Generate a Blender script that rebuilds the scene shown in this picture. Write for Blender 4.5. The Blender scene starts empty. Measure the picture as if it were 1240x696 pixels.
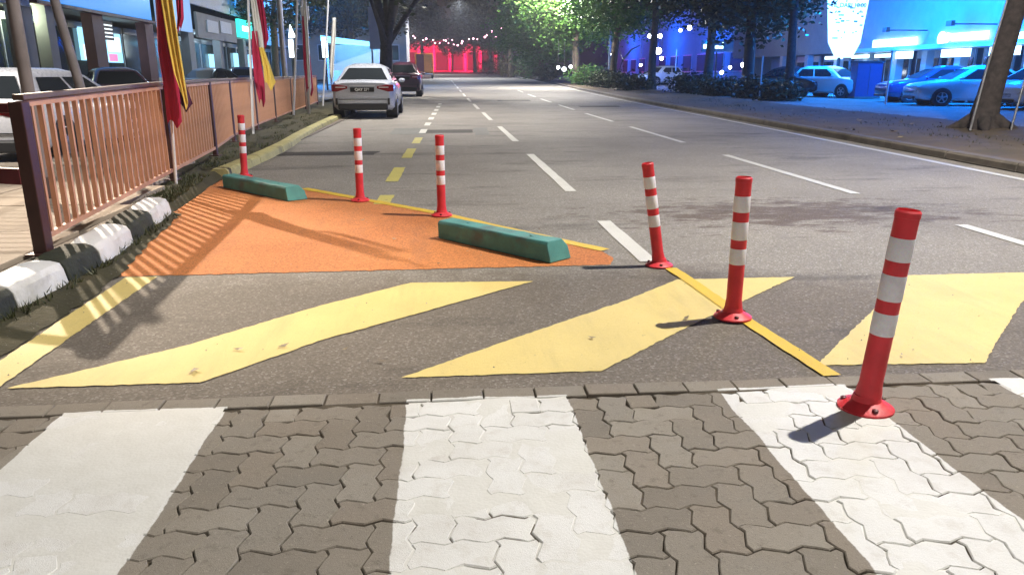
import bpy, math, random
from math import sin, cos, pi, radians as R
from mathutils import Vector, Matrix
rnd = random.Random(7)
sc = bpy.context.scene
col = sc.collection

# ------------------------------------------------------------------ camera
CAM_H = 1.22
PITCH, YAW, F_PX = R(15.747), R(5.109), 915.0
cd = bpy.data.cameras.new('camera'); cam = bpy.data.objects.new('camera', cd); col.objects.link(cam)
cam.location = (0, 0, CAM_H); cam.rotation_euler = (R(90) - PITCH, 0, -YAW)
cd.sensor_width = 36; cd.lens = F_PX / 1240 * 36; cd.clip_end = 1500; cd.clip_start = .05
sc.camera = cam
# ------------------------------------------------------------------ night sky, faint moon
w = bpy.data.worlds.new('World'); sc.world = w; w.use_nodes = True
nt = w.node_tree
sky = nt.nodes.new('ShaderNodeTexSky'); sky.sky_type = 'NISHITA'; sky.sun_disc = False
sky.sun_elevation = R(-3.0); sky.sun_rotation = R(70)
bg = nt.nodes['Background']; bg.inputs['Strength'].default_value = .12
nt.links.new(sky.outputs[0], bg.inputs[0])
sl = bpy.data.lights.new('moon', 'SUN'); sl.energy = .03; sl.angle = R(.5); sl.color = (.8, .88, 1)
so = bpy.data.objects.new('moon', sl); col.objects.link(so); so.rotation_euler = (R(35), 0, R(110))
sc.view_settings.view_transform = 'Standard'; sc.view_settings.look = 'None'
sc.view_settings.exposure = .12; sc.view_settings.gamma = 1
sc.cycles.use_denoising = True
sc.cycles.max_bounces = 6; sc.cycles.sample_clamp_indirect = 4

# ------------------------------------------------------------------ geometry from the photograph
FW = Vector((sin(YAW) * cos(PITCH), cos(YAW) * cos(PITCH), -sin(PITCH)))
RT = Vector((cos(YAW), -sin(YAW), 0)); UP = RT.cross(FW)
def ray(x, y): return FW * F_PX + RT * (x - 620) - UP * (y - 348)
def gp(x, y, z=0.0):                       # a pixel on the ground (height z)
    d = ray(x, y); t = (z - CAM_H) / d.z; return d * t + Vector((0, 0, CAM_H))
def ratio(x): d = ray(x, 90); return d.x / d.y
def zat(y, Y, x=600): d = ray(x, y); return CAM_H + d.z * Y / d.y
def gz(Y):                                 # the street climbs gently away from the crossing
    if Y < 20: return 0.0
    if Y < 50: return .0125 * (Y - 20) ** 2 / 60
    return .0125 * (Y - 35)
def lerp_tab(tab, t):
    if t <= tab[0][0]: return tab[0][1]
    for (a, va), (b, vb) in zip(tab, tab[1:]):
        if t <= b: return va + (vb - va) * (t - a) / (b - a)
    return tab[-1][1]

# ------------------------------------------------------------------ helpers
class MB:
    def __init__(s): s.v = []; s.f = []
    def add(s, vs, fs):
        n = len(s.v); s.v += [tuple(p) for p in vs]; s.f += [tuple(i + n for i in f) for f in fs]; return s
    def box(s, c, d, rz=0.0, m=None):
        vs = []
        for k in range(8):
            p = Vector(((k & 1) - .5, ((k >> 1) & 1) - .5, (k >> 2) - .5))
            p = Vector((p.x * d[0], p.y * d[1], p.z * d[2]))
            if rz: p = Matrix.Rotation(rz, 3, 'Z') @ p
            if m: p = m @ p
            vs.append(p + Vector(c))
        return s.add(vs, [(0, 2, 3, 1), (4, 5, 7, 6), (0, 1, 5, 4), (2, 6, 7, 3), (0, 4, 6, 2), (1, 3, 7, 5)])
    def loft(s, rings, cap0=True, cap1=True, closed=True):
        n = len(rings[0]); vs = [p for r in rings for p in r]; fs = []
        for k in range(len(rings) - 1):
            for i in range(n if closed else n - 1):
                j = (i + 1) % n; fs.append((k * n + i, k * n + j, (k + 1) * n + j, (k + 1) * n + i))
        if cap0: fs.append(tuple(range(n - 1, -1, -1)))
        if cap1: fs.append(tuple((len(rings) - 1) * n + i for i in range(n)))
        return s.add(vs, fs)
    def tube(s, path, rad, n=8):
        path = [Vector(p) for p in path]; rings = []
        if not isinstance(rad, (list, tuple)): rad = [rad] * len(path)
        for k, p in enumerate(path):
            t = (path[min(k + 1, len(path) - 1)] - path[max(k - 1, 0)]).normalized()
            a = t.cross(Vector((0, 0, 1)) if abs(t.z) < .9 else Vector((1, 0, 0))).normalized(); b = t.cross(a)
            rings.append([p + (a * cos(2 * pi * i / n) + b * sin(2 * pi * i / n)) * rad[k] for i in range(n)])
        return s.loft([list(reversed(r)) for r in rings])
    def lathe(s, prof, n=20, c=(0, 0, 0)):
        return s.loft([[Vector(c) + Vector((r * cos(2 * pi * i / n), r * sin(2 * pi * i / n), z)) for i in range(n)] for r, z in prof])
    def prism(s, pts, z0, z1):
        n = len(pts)
        return s.add([(x, y, z0) for x, y in pts] + [(x, y, z1) for x, y in pts],
                     [tuple(range(n - 1, -1, -1)), tuple(range(n, 2 * n))] + [(i, (i + 1) % n, (i + 1) % n + n, i + n) for i in range(n)])
    def poly(s, pts): return s.add(pts, [tuple(range(len(pts)))])
    def ball(s, c, r, n=8, m=5):
        if not isinstance(r, (tuple, list)): r = (r, r, r)
        rings = []
        for k in range(1, m):
            a = pi * k / m; rings.append([Vector(c) + Vector((r[0] * sin(a) * cos(2 * pi * i / n), r[1] * sin(a) * sin(2 * pi * i / n), -r[2] * cos(a))) for i in range(n)])
        return s.loft(rings)
    def mesh(s, name):
        me = bpy.data.meshes.new(name); me.from_pydata(s.v, [], s.f); me.update(); return me
    def build(s, name, mat, parent=None, world=False, smooth=None, bevel=0, seg=2):
        if parent is not None and world:
            o = parent.location; s.v = [(x - o.x, y - o.y, z - o.z) for x, y, z in s.v]
        me = s.mesh(name); me.materials.append(mat)
        if smooth is not None: me.shade_smooth(); me.set_sharp_from_angle(angle=R(smooth))
        return link(name, me, parent, bevel, seg)
def link(name, me, parent=None, bevel=0, seg=2):
    ob = bpy.data.objects.new(name, me); col.objects.link(ob)
    if parent is not None: ob.parent = parent
    if bevel:
        b = ob.modifiers.new('bevel', 'BEVEL'); b.width = bevel; b.segments = seg; b.limit_method = 'ANGLE'; b.angle_limit = R(30)
        b.harden_normals = False
    return ob
def tag(o, label, cat, group=None):
    o['label'] = label; o['category'] = cat
    if group: o['group'] = group
    return o
def thing(name, label, cat, loc=(0, 0, 0), rz=0.0, group=None):
    o = bpy.data.objects.new(name, None); col.objects.link(o); o.empty_display_size = .2
    o.location = loc; o.rotation_euler = (0, 0, rz); return tag(o, label, cat, group)
def struct(o, kind='structure'): o['kind'] = kind; return o
def copy_tree(o, parent=None):
    c = o.copy(); col.objects.link(c)
    if parent is not None: c.parent = parent
    for ch in list(o.children): copy_tree(ch, c)
    return c

# ------------------------------------------------------------------ materials
class N:
    def __init__(s, name):
        s.m = bpy.data.materials.new(name); s.m.use_nodes = True; s.t = s.m.node_tree
        s.b = s.t.nodes['Principled BSDF']
    def n(s, kind, **kw):
        nd = s.t.nodes.new('ShaderNode' + kind)
        for k, v in kw.items(): setattr(nd, k, v)
        return nd
    def l(s, a, b): s.t.links.new(a, b)
    def pos(s): return s.n('NewGeometry').outputs['Position']
    def obj(s): return s.n('TexCoord').outputs['Object']
    def noise(s, vec, scale, detail=4, rough=.55):
        k = s.n('TexNoise'); k.inputs['Scale'].default_value = scale; k.inputs['Detail'].default_value = detail
        k.inputs['Roughness'].default_value = rough; s.l(vec, k.inputs['Vector']); return k.outputs['Fac']
    def vor(s, vec, scale, out='Color'):
        k = s.n('TexVoronoi'); k.inputs['Scale'].default_value = scale; s.l(vec, k.inputs['Vector']); return k.outputs[out]
    def ramp(s, fac, stops):
        k = s.n('ValToRGB'); e = k.color_ramp.elements
        while len(e) < len(stops): e.new(.5)
        for el, (p, c) in zip(e, stops): el.position = p; el.color = (c, c, c, 1) if not isinstance(c, tuple) else c + (1,)
        s.l(fac, k.inputs[0]); return k.outputs[0]
    def mix(s, fac, a, b, mode='MIX'):
        k = s.n('Mix', data_type='RGBA', blend_type=mode)
        for v, i in ((fac, 0), (a, 6), (b, 7)):
            if isinstance(v, (int, float)): k.inputs[i].default_value = v if i == 0 else (v, v, v, 1)
            elif isinstance(v, tuple): k.inputs[i].default_value = v + (1,)
            else: s.l(v, k.inputs[i])
        return k.outputs[2]
    def math(s, op, a, b=0.0, c=None):
        k = s.n('Math', operation=op)
        for i, v in enumerate((a, b, c)):
            if v is None: continue
            if isinstance(v, (int, float)): k.inputs[i].default_value = v
            else: s.l(v, k.inputs[i])
        return k.outputs[0]
    def bump(s, h, strength=.3, dist=.01):
        k = s.n('Bump'); k.inputs['Strength'].default_value = strength; k.inputs['Distance'].default_value = dist
        s.l(h, k.inputs['Height']); s.l(k.outputs[0], s.b.inputs['Normal'])
    def set(s, **kw):
        for k, v in kw.items():
            i = s.b.inputs[k.replace('_', ' ')]
            if isinstance(v, tuple): i.default_value = v + (1,)
            elif isinstance(v, (int, float)): i.default_value = v
            else: s.l(v, i)
        return s.m
def mat(name, c, rough=.6, var=.25, scale=6, bump=0, bscale=90, metal=0.0, spec=.5, coat=0.0, dirt=None, world=False):
    k = N(name); v = k.pos() if world else k.obj()
    f = k.noise(v, scale, 6); g = k.noise(v, scale * 9, 3)
    c0 = tuple(x * (1 - var) for x in c); c1 = tuple(min(1, x * (1 + var)) for x in c)
    cc = k.mix(k.ramp(f, [(.3, 0.0), (.7, 1.0)]), c0, c1)
    cc = k.mix(.35, cc, k.mix(g, c0, c1))
    if dirt: cc = k.mix(k.ramp(k.noise(v, scale * .6, 7, .65), [(.52, 0.0), (.68, .75)]), cc, dirt)
    rg = k.math('ADD', k.math('MULTIPLY', g, .25), rough - .12)
    k.set(Base_Color=cc, Roughness=rg, Metallic=metal)
    k.b.inputs['Specular IOR Level'].default_value = spec
    if coat: k.b.inputs['Coat Weight'].default_value = coat; k.b.inputs['Coat Roughness'].default_value = .06
    if bump: k.bump(k.noise(v, bscale, 3), bump, .01)
    return k.m
def emit(name, c, s):
    k = N(name); k.set(Base_Color=tuple(x * .3 for x in c), Emission_Color=c, Emission_Strength=s, Roughness=.5); return k.m
def glass(name, c=(.02, .025, .03), rough=.06):
    k = N(name); k.set(Base_Color=c, Roughness=rough, Metallic=0.0); k.b.inputs['Specular IOR Level'].default_value = .8; return k.m

def asphalt(name, dark, light, patchy=.35, stains=True, newer=False):
    k = N(name); p = k.pos()
    cell = k.vor(p, 105); sp = k.n('SeparateColor'); k.l(cell, sp.inputs[0])
    grain = k.ramp(sp.outputs[0], [(0, dark), (.55, tuple(a * .6 + b * .4 for a, b in zip(dark, light))), (.9, light), (1, tuple(min(.6, x * 2.1) for x in light))])
    fine = k.noise(p, 420, 2)
    cc = k.mix(.4, grain, k.mix(fine, dark, light))
    big = k.ramp(k.noise(p, .55, 6, .6), [(.3, 1 - patchy), (.7, 1.0 + patchy * .3)])
    cc = k.mix(1.0, cc, big, 'MULTIPLY')
    if stains:
        mp = k.n('Mapping'); k.l(p, mp.inputs[0]); mp.inputs['Scale'].default_value = (.55, 1.6, 1)
        st = k.ramp(k.noise(mp.outputs[0], .8, 8, .7), [(.54, 1.0), (.64, .62), (.75, .42)])
        cc = k.mix(1.0, cc, st, 'MULTIPLY')
    if newer:      # newer, darker chippings laid against the crossing
        s = k.n('SeparateXYZ'); k.l(p, s.inputs[0])
        e = k.math('ADD', s.outputs[1], k.math('MULTIPLY', k.math('SUBTRACT', k.noise(p, 3.5, 6, .7), .5), 1.1))
        e = k.math('ADD', e, k.math('MULTIPLY', k.math('MAXIMUM', k.math('SUBTRACT', s.outputs[0], 1.2), 0.0), .35))
        dx = k.math('MULTIPLY', k.math('SUBTRACT', s.outputs[0], 3.1), .40); dy = k.math('MULTIPLY', k.math('SUBTRACT', s.outputs[1], 6.6), .85)
        rr = k.math('SQRT', k.math('ADD', k.math('MULTIPLY', dx, dx), k.math('MULTIPLY', dy, dy)))
        mps = k.n('Mapping'); k.l(p, mps.inputs[0]); mps.inputs['Rotation'].default_value = (0, 0, .5); mps.inputs['Scale'].default_value = (1, 3.2, 1)
        ns = k.math('SUBTRACT', k.noise(mps.outputs[0], 2.2, 8, .75), k.math('MULTIPLY', rr, .26))
        cc = k.mix(k.ramp(ns, [(.34, 0.0), (.42, .85)]), cc, k.mix(1.0, cc, (.42, .34, .30), 'MULTIPLY'))
        cc = k.mix(k.ramp(k.math('MULTIPLY', e, .1), [(.44, 0.0), (.50, 1.0)]), k.mix(1.0, cc, (.64, .60, .56), 'MULTIPLY'), cc)
    k.set(Base_Color=cc, Roughness=k.ramp(fine, [(.3, .62), (.7, .9)]))
    k.b.inputs['Specular IOR Level'].default_value = .35
    k.bump(k.math('ADD', sp.outputs[0], k.math('MULTIPLY', fine, .6)), .55, .004)
    return k.m
def road_paint(name, c, wear=.3, speck=(.09, .08, .07)):
    k = N(name); p = k.pos()
    f = k.noise(p, 2.2, 7, .6); g = k.noise(p, 60, 4, .7); h = k.noise(p, 260, 2)
    cc = k.mix(k.ramp(f, [(.3, 0.0), (.75, 1.0)]), tuple(x * .86 for x in c), c)
    cc = k.mix(k.ramp(g, [(.3, .25), (.5, 0.0)]), cc, tuple(x * .72 for x in c))
    holes = k.math('MULTIPLY', k.ramp(g, [(.64, 0.0), (.70, 1.0)]), wear)
    mp = k.n('Mapping'); k.l(p, mp.inputs[0]); mp.inputs['Scale'].default_value = (5, .6, 1)
    cc = k.mix(k.ramp(k.noise(mp.outputs[0], 1.0, 7, .7), [(.50, 0.0), (.70, .38)]), cc, tuple(x * .55 + .03 for x in c))
    cc = k.mix(holes, cc, speck)
    k.set(Base_Color=cc, Roughness=k.ramp(h, [(.3, .45), (.7, .7)]))
    k.b.inputs['Specular IOR Level'].default_value = .4
    cl = k.vor(p, 105); sq = k.n('SeparateColor'); k.l(cl, sq.inputs[0])
    k.bump(k.math('ADD', k.math('MULTIPLY', sq.outputs[0], .8), k.math('ADD', g, h)), .5, .004)
    return k.m

M = {}
M['asphalt'] = asphalt('asphalt_worn', (.17, .153, .134), (.39, .36, .32), .22, True, True)
M['asphalt_patch'] = asphalt('asphalt_patch', (.03, .027, .025), (.09, .08, .075), .2, False)
M['asphalt_pale'] = asphalt('asphalt_pale_patch', (.15, .15, .14), (.27, .27, .25), .2, False)
M['yellow'] = road_paint('yellow_road_paint', (.77, .61, .225))
M['yellow_deep'] = road_paint('deep_yellow_line_paint', (.76, .52, .05), .5)
M['yellow_pale'] = road_paint('old_yellow_paint', (.62, .55, .16), .8)
M['white_line'] = road_paint('white_line_paint', (.68, .67, .62), .8)
k = N('orange_surfacing'); p = k.pos()
f = k.noise(p, 1.3, 6, .6); g = k.noise(p, 230, 3); h = k.noise(p, 40, 5, .7)
cc = k.mix(k.ramp(f, [(.3, 0.0), (.7, 1.0)]), (.55, .185, .053), (.65, .245, .075))
cc = k.mix(k.ramp(h, [(.3, .45), (.48, 0.0)]), cc, (.46, .16, .05))
cc = k.mix(k.ramp(k.noise(p, 6, 7, .7), [(.62, 0.0), (.74, .5)]), cc, (.24, .12, .07))
cel = k.vor(p, 120); spc = k.n('SeparateColor'); k.l(cel, spc.inputs[0])
cc = k.mix(.55, cc, k.mix(1.0, cc, k.ramp(spc.outputs[0], [(0, .45), (.5, .95), (1, 1.45)]), 'MULTIPLY'))
mpo = k.n('Mapping'); k.l(p, mpo.inputs[0]); mpo.inputs['Rotation'].default_value = (0, 0, .7); mpo.inputs['Scale'].default_value = (3.2, .5, 1)
cc = k.mix(k.ramp(k.noise(mpo.outputs[0], 1.0, 7, .7), [(.54, 0.0), (.70, .45)]), cc, (.30, .125, .06))
k.set(Base_Color=cc, Roughness=.85); k.bump(k.math('ADD', spc.outputs[0], k.math('ADD', g, h)), .8, .005); M['orange'] = k.m
M['teal'] = mat('teal_paint', (.085, .30, .285), .6, .28, 6, .45, 110, dirt=(.11, .15, .155))
M['red_plastic'] = mat('red_plastic', (.70, .035, .050), .5, .22, 7, .15, 70, dirt=(.42, .045, .05))
k = N('reflective_band'); o_ = k.obj(); g = k.vor(o_, 190)
k.set(Base_Color=k.mix(k.ramp(k.noise(o_, 11, 7, .7), [(.5, 0.0), (.7, .6)]), k.mix(.08, (.93, .91, 1.0), g), (.70, .64, .70)), Roughness=.3, Metallic=.0); k.bump(k.vor(o_, 190, 'Distance'), .15, .002); M['band'] = k.m
M['copper'] = mat('copper_brown_paint', (.55, .29, .18), .5, .22, 4, .1, 40, dirt=(.33, .15, .085))
M['dark_brown'] = mat('dark_brown_paint', (.060, .022, .018), .45, .3, 5, .1, 40)
M['dark_rail'] = mat('handrail_brown', (.10, .055, .04), .4, .3, 5, .05, 40)
M['maroon'] = mat('maroon_steel', (.11, .012, .018), .5, .3, 5)
M['kerb_white'] = mat('kerb_white_paint', (.68, .68, .68), .6, .12, 5, .4, 45, dirt=(.38, .37, .33), world=True)
M['kerb_black'] = mat('kerb_black_paint', (.022, .026, .016), .75, .45, 7, .6, 45, dirt=(.05, .06, .025), world=True)
M['kerb_yellow'] = mat('kerb_yellow_paint', (.43, .39, .17), .75, .25, 3, .6, 45, dirt=(.13, .115, .065), world=True)
M['concrete'] = mat('concrete_slab', (.37, .31, .25), .85, .18, 1.8, .3, 150, dirt=(.2, .155, .11), world=True)
M['concrete_dark'] = mat('kerb_concrete', (.16, .135, .11), .85, .3, 3, .4, 80, dirt=(.07, .06, .045), world=True)
M['soil'] = mat('bare_soil', (.14, .105, .065), .95, .4, 3, .8, 60, dirt=(.06, .055, .03), world=True)
M['moss'] = mat('mossy_dirt', (.046, .042, .02), .95, .5, 3, .9, 50, dirt=(.085, .068, .035), world=True)
M['verge'] = mat('dry_verge', (.13, .098, .066), .95, .3, 1.5, .8, 50, dirt=(.10, .085, .055), world=True)
M['plaster'] = mat('plaster', (.45, .44, .42), .8, .12, 2, .1)
M['plaster_w'] = mat('white_plaster', (.65, .66, .68), .7, .08, 2)
M['col_grey'] = mat('grey_column_paint', (.30, .29, .28), .7, .15, 2)
M['col_brown'] = mat('brown_column_paint', (.16, .06, .06), .6, .2, 2)
M['steel'] = mat('galvanised_steel', (.36, .36, .37), .45, .2, 6, .05, 50, .6)
M['pole_grey'] = mat('weathered_pole', (.20, .18, .185), .7, .3, 5, .2, 30)
M['white_metal'] = mat('white_metal', (.72, .73, .75), .4, .06, 4)
M['dark_metal'] = mat('dark_metal', (.04, .04, .045), .45, .2, 6)
M['rubber'] = mat('tyre_rubber', (.015, .015, .016), .8, .3, 12)
M['alloy'] = mat('alloy_rim', (.42, .43, .45), .3, .1, 10, metal=.8)
M['black_trim'] = mat('black_trim', (.012, .012, .014), .5, .2, 10)
M['car_white'] = mat('white_car_paint', (.70, .71, .76), .28, .03, 3, coat=.7)
M['car_silver'] = mat('pale_car_paint', (.62, .64, .66), .28, .03, 3, coat=.7)
M['car_bright'] = mat('silver_white_car_paint', (.44, .47, .55), .28, .03, 3, coat=.7)
M['car_dark'] = mat('dark_violet_car_paint', (.075, .026, .05), .3, .1, 3, coat=.7)
M['car_black'] = mat('black_car_paint', (.014, .015, .02), .3, .1, 3, coat=.7)
M['car_blue'] = mat('blue_car_paint', (.03, .06, .16), .3, .1, 3, coat=.7)
M['car_glass'] = glass('car_glass')
M['shop_glass'] = glass('shop_glass', (.03, .045, .04), .1)
M['tail_red'] = mat('tail_lamp_red', (.22, .006, .012), .15, .1, 10, coat=.8)
M['head_lamp'] = mat('headlamp_clear', (.75, .77, .8), .12, .05, 10, coat=.8)
M['plate'] = mat('plate_black', (.01, .01, .011), .4, .1, 10)
M['plate_text'] = mat('plate_white', (.8, .8, .8), .5, .03, 10)
M['flag_red'] = mat('red_flag_cloth', (.42, .010, .06), .75, .15, 5, .1, 200)
M['flag_maroon'] = mat('maroon_flag_cloth', (.07, .010, .05), .75, .15, 5, .1, 200)
M['flag_yellow'] = mat('yellow_flag_cloth', (.78, .56, .10), .75, .1, 5, .1, 200)
M['flag_white'] = mat('white_flag_cloth', (.7, .7, .68), .75, .1, 5)
M['truck_orange'] = mat('orange_truck_paint', (.62, .22, .03), .45, .1, 3)
M['bark'] = mat('bark', (.13, .095, .065), .9, .4, 7, .9, 30)
M['bark_dark'] = mat('dark_bark', (.075, .06, .055), .95, .45, 9, 1.0, 22, dirt=(.03, .028, .025))
def leafmat(name, a, b):
    k = N(name); r = k.n('NewGeometry').outputs['Random Per Island']
    k.set(Base_Color=k.mix(r, a, b), Roughness=.55)
    k.b.inputs['Transmission Weight'].default_value = 0
    return k.m
M['leaf'] = leafmat('tree_leaves', (.035, .11, .016), (.11, .24, .04))
M['leaf_dark'] = leafmat('dark_tree_leaves', (.028, .045, .016), (.065, .085, .03))
M['leaf_brown'] = leafmat('olive_tree_leaves', (.05, .045, .016), (.10, .085, .03))
M['palm'] = leafmat('palm_leaves', (.06, .13, .02), (.13, .22, .04))
M['grass'] = leafmat('grass_blades', (.03, .045, .012), (.09, .09, .03))
M['leaf_litter'] = leafmat('fallen_leaves', (.12, .08, .035), (.38, .31, .2))
M['grit'] = leafmat('grit', (.10, .095, .085), (.42, .40, .37))

# pavers: grey-brown concrete with white zebra paint laid over them in world position
STRIPES = [(-1.43, -.835), (-.165, .46), (1.06, 1.60), (2.22, 2.85)]
TOP = .012
Y_EDGE = 2.80                     # seam between the paved crossing and the asphalt
def paver_material():
    k = N('crossing_paver'); p = k.pos(); s = k.n('SeparateXYZ'); k.l(p, s.inputs[0])
    rn = k.n('ObjectInfo').outputs['Random']
    f = k.noise(p, 3, 6, .6); g = k.noise(p, 90, 4, .7); h = k.noise(p, 380, 2)
    base = k.mix(k.ramp(rn, [(0, 0.0), (.25, .35), (.8, .6), (1, 1.0)]), (.162, .145, .122), (.335, .31, .268))
    hue = k.math('FRACT', k.math('MULTIPLY', rn, 17.3)); base = k.mix(k.ramp(hue, [(.55, 0.0), (.9, .55)]), base, (.225, .182, .142))
    base = k.mix(k.ramp(f, [(.3, 0.0), (.7, .7)]), base, (.238, .21, .174))
    base = k.mix(k.ramp(k.noise(p, 1.1, 5, .65), [(.42, 0.0), (.66, .55)]), base, (.25, .21, .165))
    base = k.mix(k.ramp(g, [(.60, 0.0), (.72, .7)]), base, (.42, .385, .33))
    base = k.mix(k.ramp(k.noise(p, 28, 4, .7), [(.30, .45), (.44, 0.0)]), base, (.12, .098, .075))
    base = k.mix(k.ramp(h, [(.28, .5), (.45, 0.0)]), base, (.06, .05, .04))
    wob = k.math('MULTIPLY', k.math('SUBTRACT', k.noise(p, 5, 4, .6), .5), .035)
    wob = k.math('ADD', wob, k.math('MULTIPLY', k.math('SUBTRACT', k.noise(p, 60, 3, .7), .5), .008))
    xx = k.math('ADD', s.outputs[0], wob); m = None
    for a, b in STRIPES:
        d = k.math('SUBTRACT', (b - a) / 2, k.math('ABSOLUTE', k.math('SUBTRACT', xx, (a + b) / 2)))
        t = k.math('MULTIPLY', d, 260.0); t.node.use_clamp = True
        m = t if m is None else k.math('MAXIMUM', m, t)
    ye = k.math('MULTIPLY', k.math('SUBTRACT', k.math('ADD', 2.715, wob), s.outputs[1]), 260.0); ye.node.use_clamp = True
    m = k.math('MULTIPLY', m, ye)
    up_ = k.math('MULTIPLY', k.math('SUBTRACT', s.outputs[2], TOP - .0055), 900.0); up_.node.use_clamp = True; m = k.math('MULTIPLY', m, up_)
    worn = k.ramp(g, [(.70, 1.0), (.76, .25)]); m = k.math('MULTIPLY', m, worn)
    wh = k.mix(k.ramp(f, [(.25, 0.0), (.75, 1.0)]), (.66, .66, .64), (.74, .74, .73))
    wh = k.mix(k.ramp(k.noise(p, 14, 6, .7), [(.52, 0.0), (.70, .5)]), wh, (.50, .47, .42))
    wh = k.mix(k.ramp(k.noise(p, 2.1, 7, .7), [(.46, 0.0), (.66, .4)]), wh, (.52, .49, .45))
    k.set(Base_Color=k.mix(m, base, wh), Roughness=k.mix(m, .85, .6))
    k.b.inputs['Specular IOR Level'].default_value = .35
    k.bump(k.math('ADD', g, h), k_str := .5, .004)
    return k.m
M['paver'] = paver_material()
k = N('joint_filling_paint'); p = k.pos()
k.set(Base_Color=k.mix(k.noise(p, 10, 5, .7), (.55, .54, .5), (.72, .72, .7)), Roughness=.65); k.bump(k.noise(p, 90, 4), .4, .004); M['zebra'] = k.m
M['joint'] = mat('joint_sand', (.085, .068, .048), .95, .4, 20, .6, 150, world=True)

# ================================================================== THE SETTING
YS = [-8, -4, 0, 4, 8, 12, 16, 20] + [20 + 3 * i for i in range(1, 11)] + [60, 80, 110, 150, 200, 260, 320]
XR = [(-8, 5.8), (0, 6.35), (8.5, 6.92), (14, 7.31), (22, 7.86), (39, 8.5), (80, 9.6), (200, 12), (450, 18)]
def xr(Y): return lerp_tab(XR, Y)
def strip(name, xl, xrr, dz, m, ys=YS):
    b = MB(); vs = []
    for Y in ys: vs += [(xl(Y) if callable(xl) else xl, Y, gz(Y) + dz), (xrr(Y) if callable(xrr) else xrr, Y, gz(Y) + dz)]
    b.add(vs, [(2 * i, 2 * i + 1, 2 * i + 3, 2 * i + 2) for i in range(len(ys) - 1)])
    return b.build(name, m)
b = MB(); yy = [-50, -8] + YS[1:] + [330]
vs = []
for Y in yy: vs += [(-145, Y, gz(Y) - .12), (145, Y, gz(Y) - .12)]
b.add(vs, [(2 * i, 2 * i + 1, 2 * i + 3, 2 * i + 2) for i in range(len(yy) - 1)])
struct(b.build('ground', M['soil']))
ysr = [Y_EDGE] + [y for y in YS if y > Y_EDGE]
struct(strip('road', lambda Y: -2.42 if Y < 9 else -2.9, lambda Y: xr(Y) + .42, 0, M['asphalt'], ysr))
def wob_poly(name, pts, z, m, amp=.0042, step=.028, seed=1):
    r = random.Random(seed); out = []
    for (x0, y0), (x1, y1) in zip(pts, pts[1:] + pts[:1]):
        L = math.hypot(x1 - x0, y1 - y0); n = max(1, int(L / step))
        for i in range(n):
            t = i / n; j = amp if 0 < i else amp * .4
            X, Y = x0 + (x1 - x0) * t + r.uniform(-j, j), y0 + (y1 - y0) * t + r.uniform(-j, j)
            out.append((X, Y, gz(Y) + z))
    return struct(MB().poly(out).build(name, m))
G2 = lambda *q: tuple(gp(*q)[:2])
wob_poly('yellow_road_marking', [G2(8, 471), G2(242, 464), (-.60, 3.46), G2(646, 341), G2(497, 343), (-.70, 4.02), (-1.22, 3.44)], .0042, M['yellow'], seed=2)
wob_poly('yellow_road_marking', [G2(486, 458), G2(728, 450), (1.22, 3.52), G2(962, 336), G2(820, 339), (1.0, 3.98), (.38, 3.46)], .0042, M['yellow'], seed=3)
wob_poly('yellow_road_marking', [G2(988, 443), G2(1192, 440), (2.75, 3.32), (3.25, 3.82), (3.72, 4.36), G2(1098, 334), (2.2, 3.6)], .0042, M['yellow'], seed=4)
wob_poly('yellow_edge_line', [(-1.97, 2.83), (-1.815, 2.83), (-1.80, 4.74), (-1.99, 4.74)], .0046, M['yellow'], seed=5)
wob_poly('orange_surfacing', [(-2.36, 4.765), (1.09, 4.80), (1.15, 5.0), (1.12, 5.17), (.42, 6.08), (-.03, 6.74), (-.84, 7.66), (-1.5, 8.4), (-2.66, 9.55), (-2.62, 8.4), (-2.5, 7.2)], .0032, M['orange'], .009, .03, seed=6)
def line(name, pts, wd, z, m, seed=1):
    L, Rr = [], []
    for i, p in enumerate(pts):
        a, c = Vector(pts[max(i - 1, 0)]), Vector(pts[min(i + 1, len(pts) - 1)]); t = (c - a).normalized(); n = Vector((-t.y, t.x)) * wd / 2
        L.append(tuple(Vector(p) + n)); Rr.append(tuple(Vector(p) - n))
    return wob_poly(name, Rr + L[::-1], z, m, .003, .06, seed)
line('orange_edge_line', [(-1.55, 8.52), (-.84, 7.72), (-.03, 6.80), (.45, 6.12), (1.14, 5.22)], .10, .0062, M['yellow_deep'], 7)
line('yellow_lane_line', [(1.455, 4.66), (1.49, 4.2), (1.53, 3.5), (1.60, 2.815)], .078, .0075, M['yellow_deep'], 8)
for a, c in [(4.86, 6.33), (8.05, 12.0), (14.4, 18.6), (21.2, 25.4), (27.8, 32), (34.5, 38.7), (41, 45.2), (48, 52), (55, 59), (62, 66), (69, 73), (76, 80)]:
    X = 1.36 - max(0, a - 14) * .006
    wob_poly('white_lane_dash', [(X - .06, a), (X + .06, a), (X + .06, c), (X - .06, c)], .005, M['white_line'], .005, .25, int(a * 10))
for a, c in [(1.9 + .95, 5.89), (7.61, 11.61), (13.84, 18.2), (20.3, 24.6), (27, 31), (33.5, 37.5), (40, 44), (47, 51), (54, 58)]:
    X = 4.23 + max(0, a) * .014
    wob_poly('white_lane_dash', [(X - .055, a), (X + .055, a), (X + .055 + .014 * (c - a), c), (X - .055 + .014 * (c - a), c)], .005, M['white_line'], .005, .25, int(a * 10) + 1)
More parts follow.
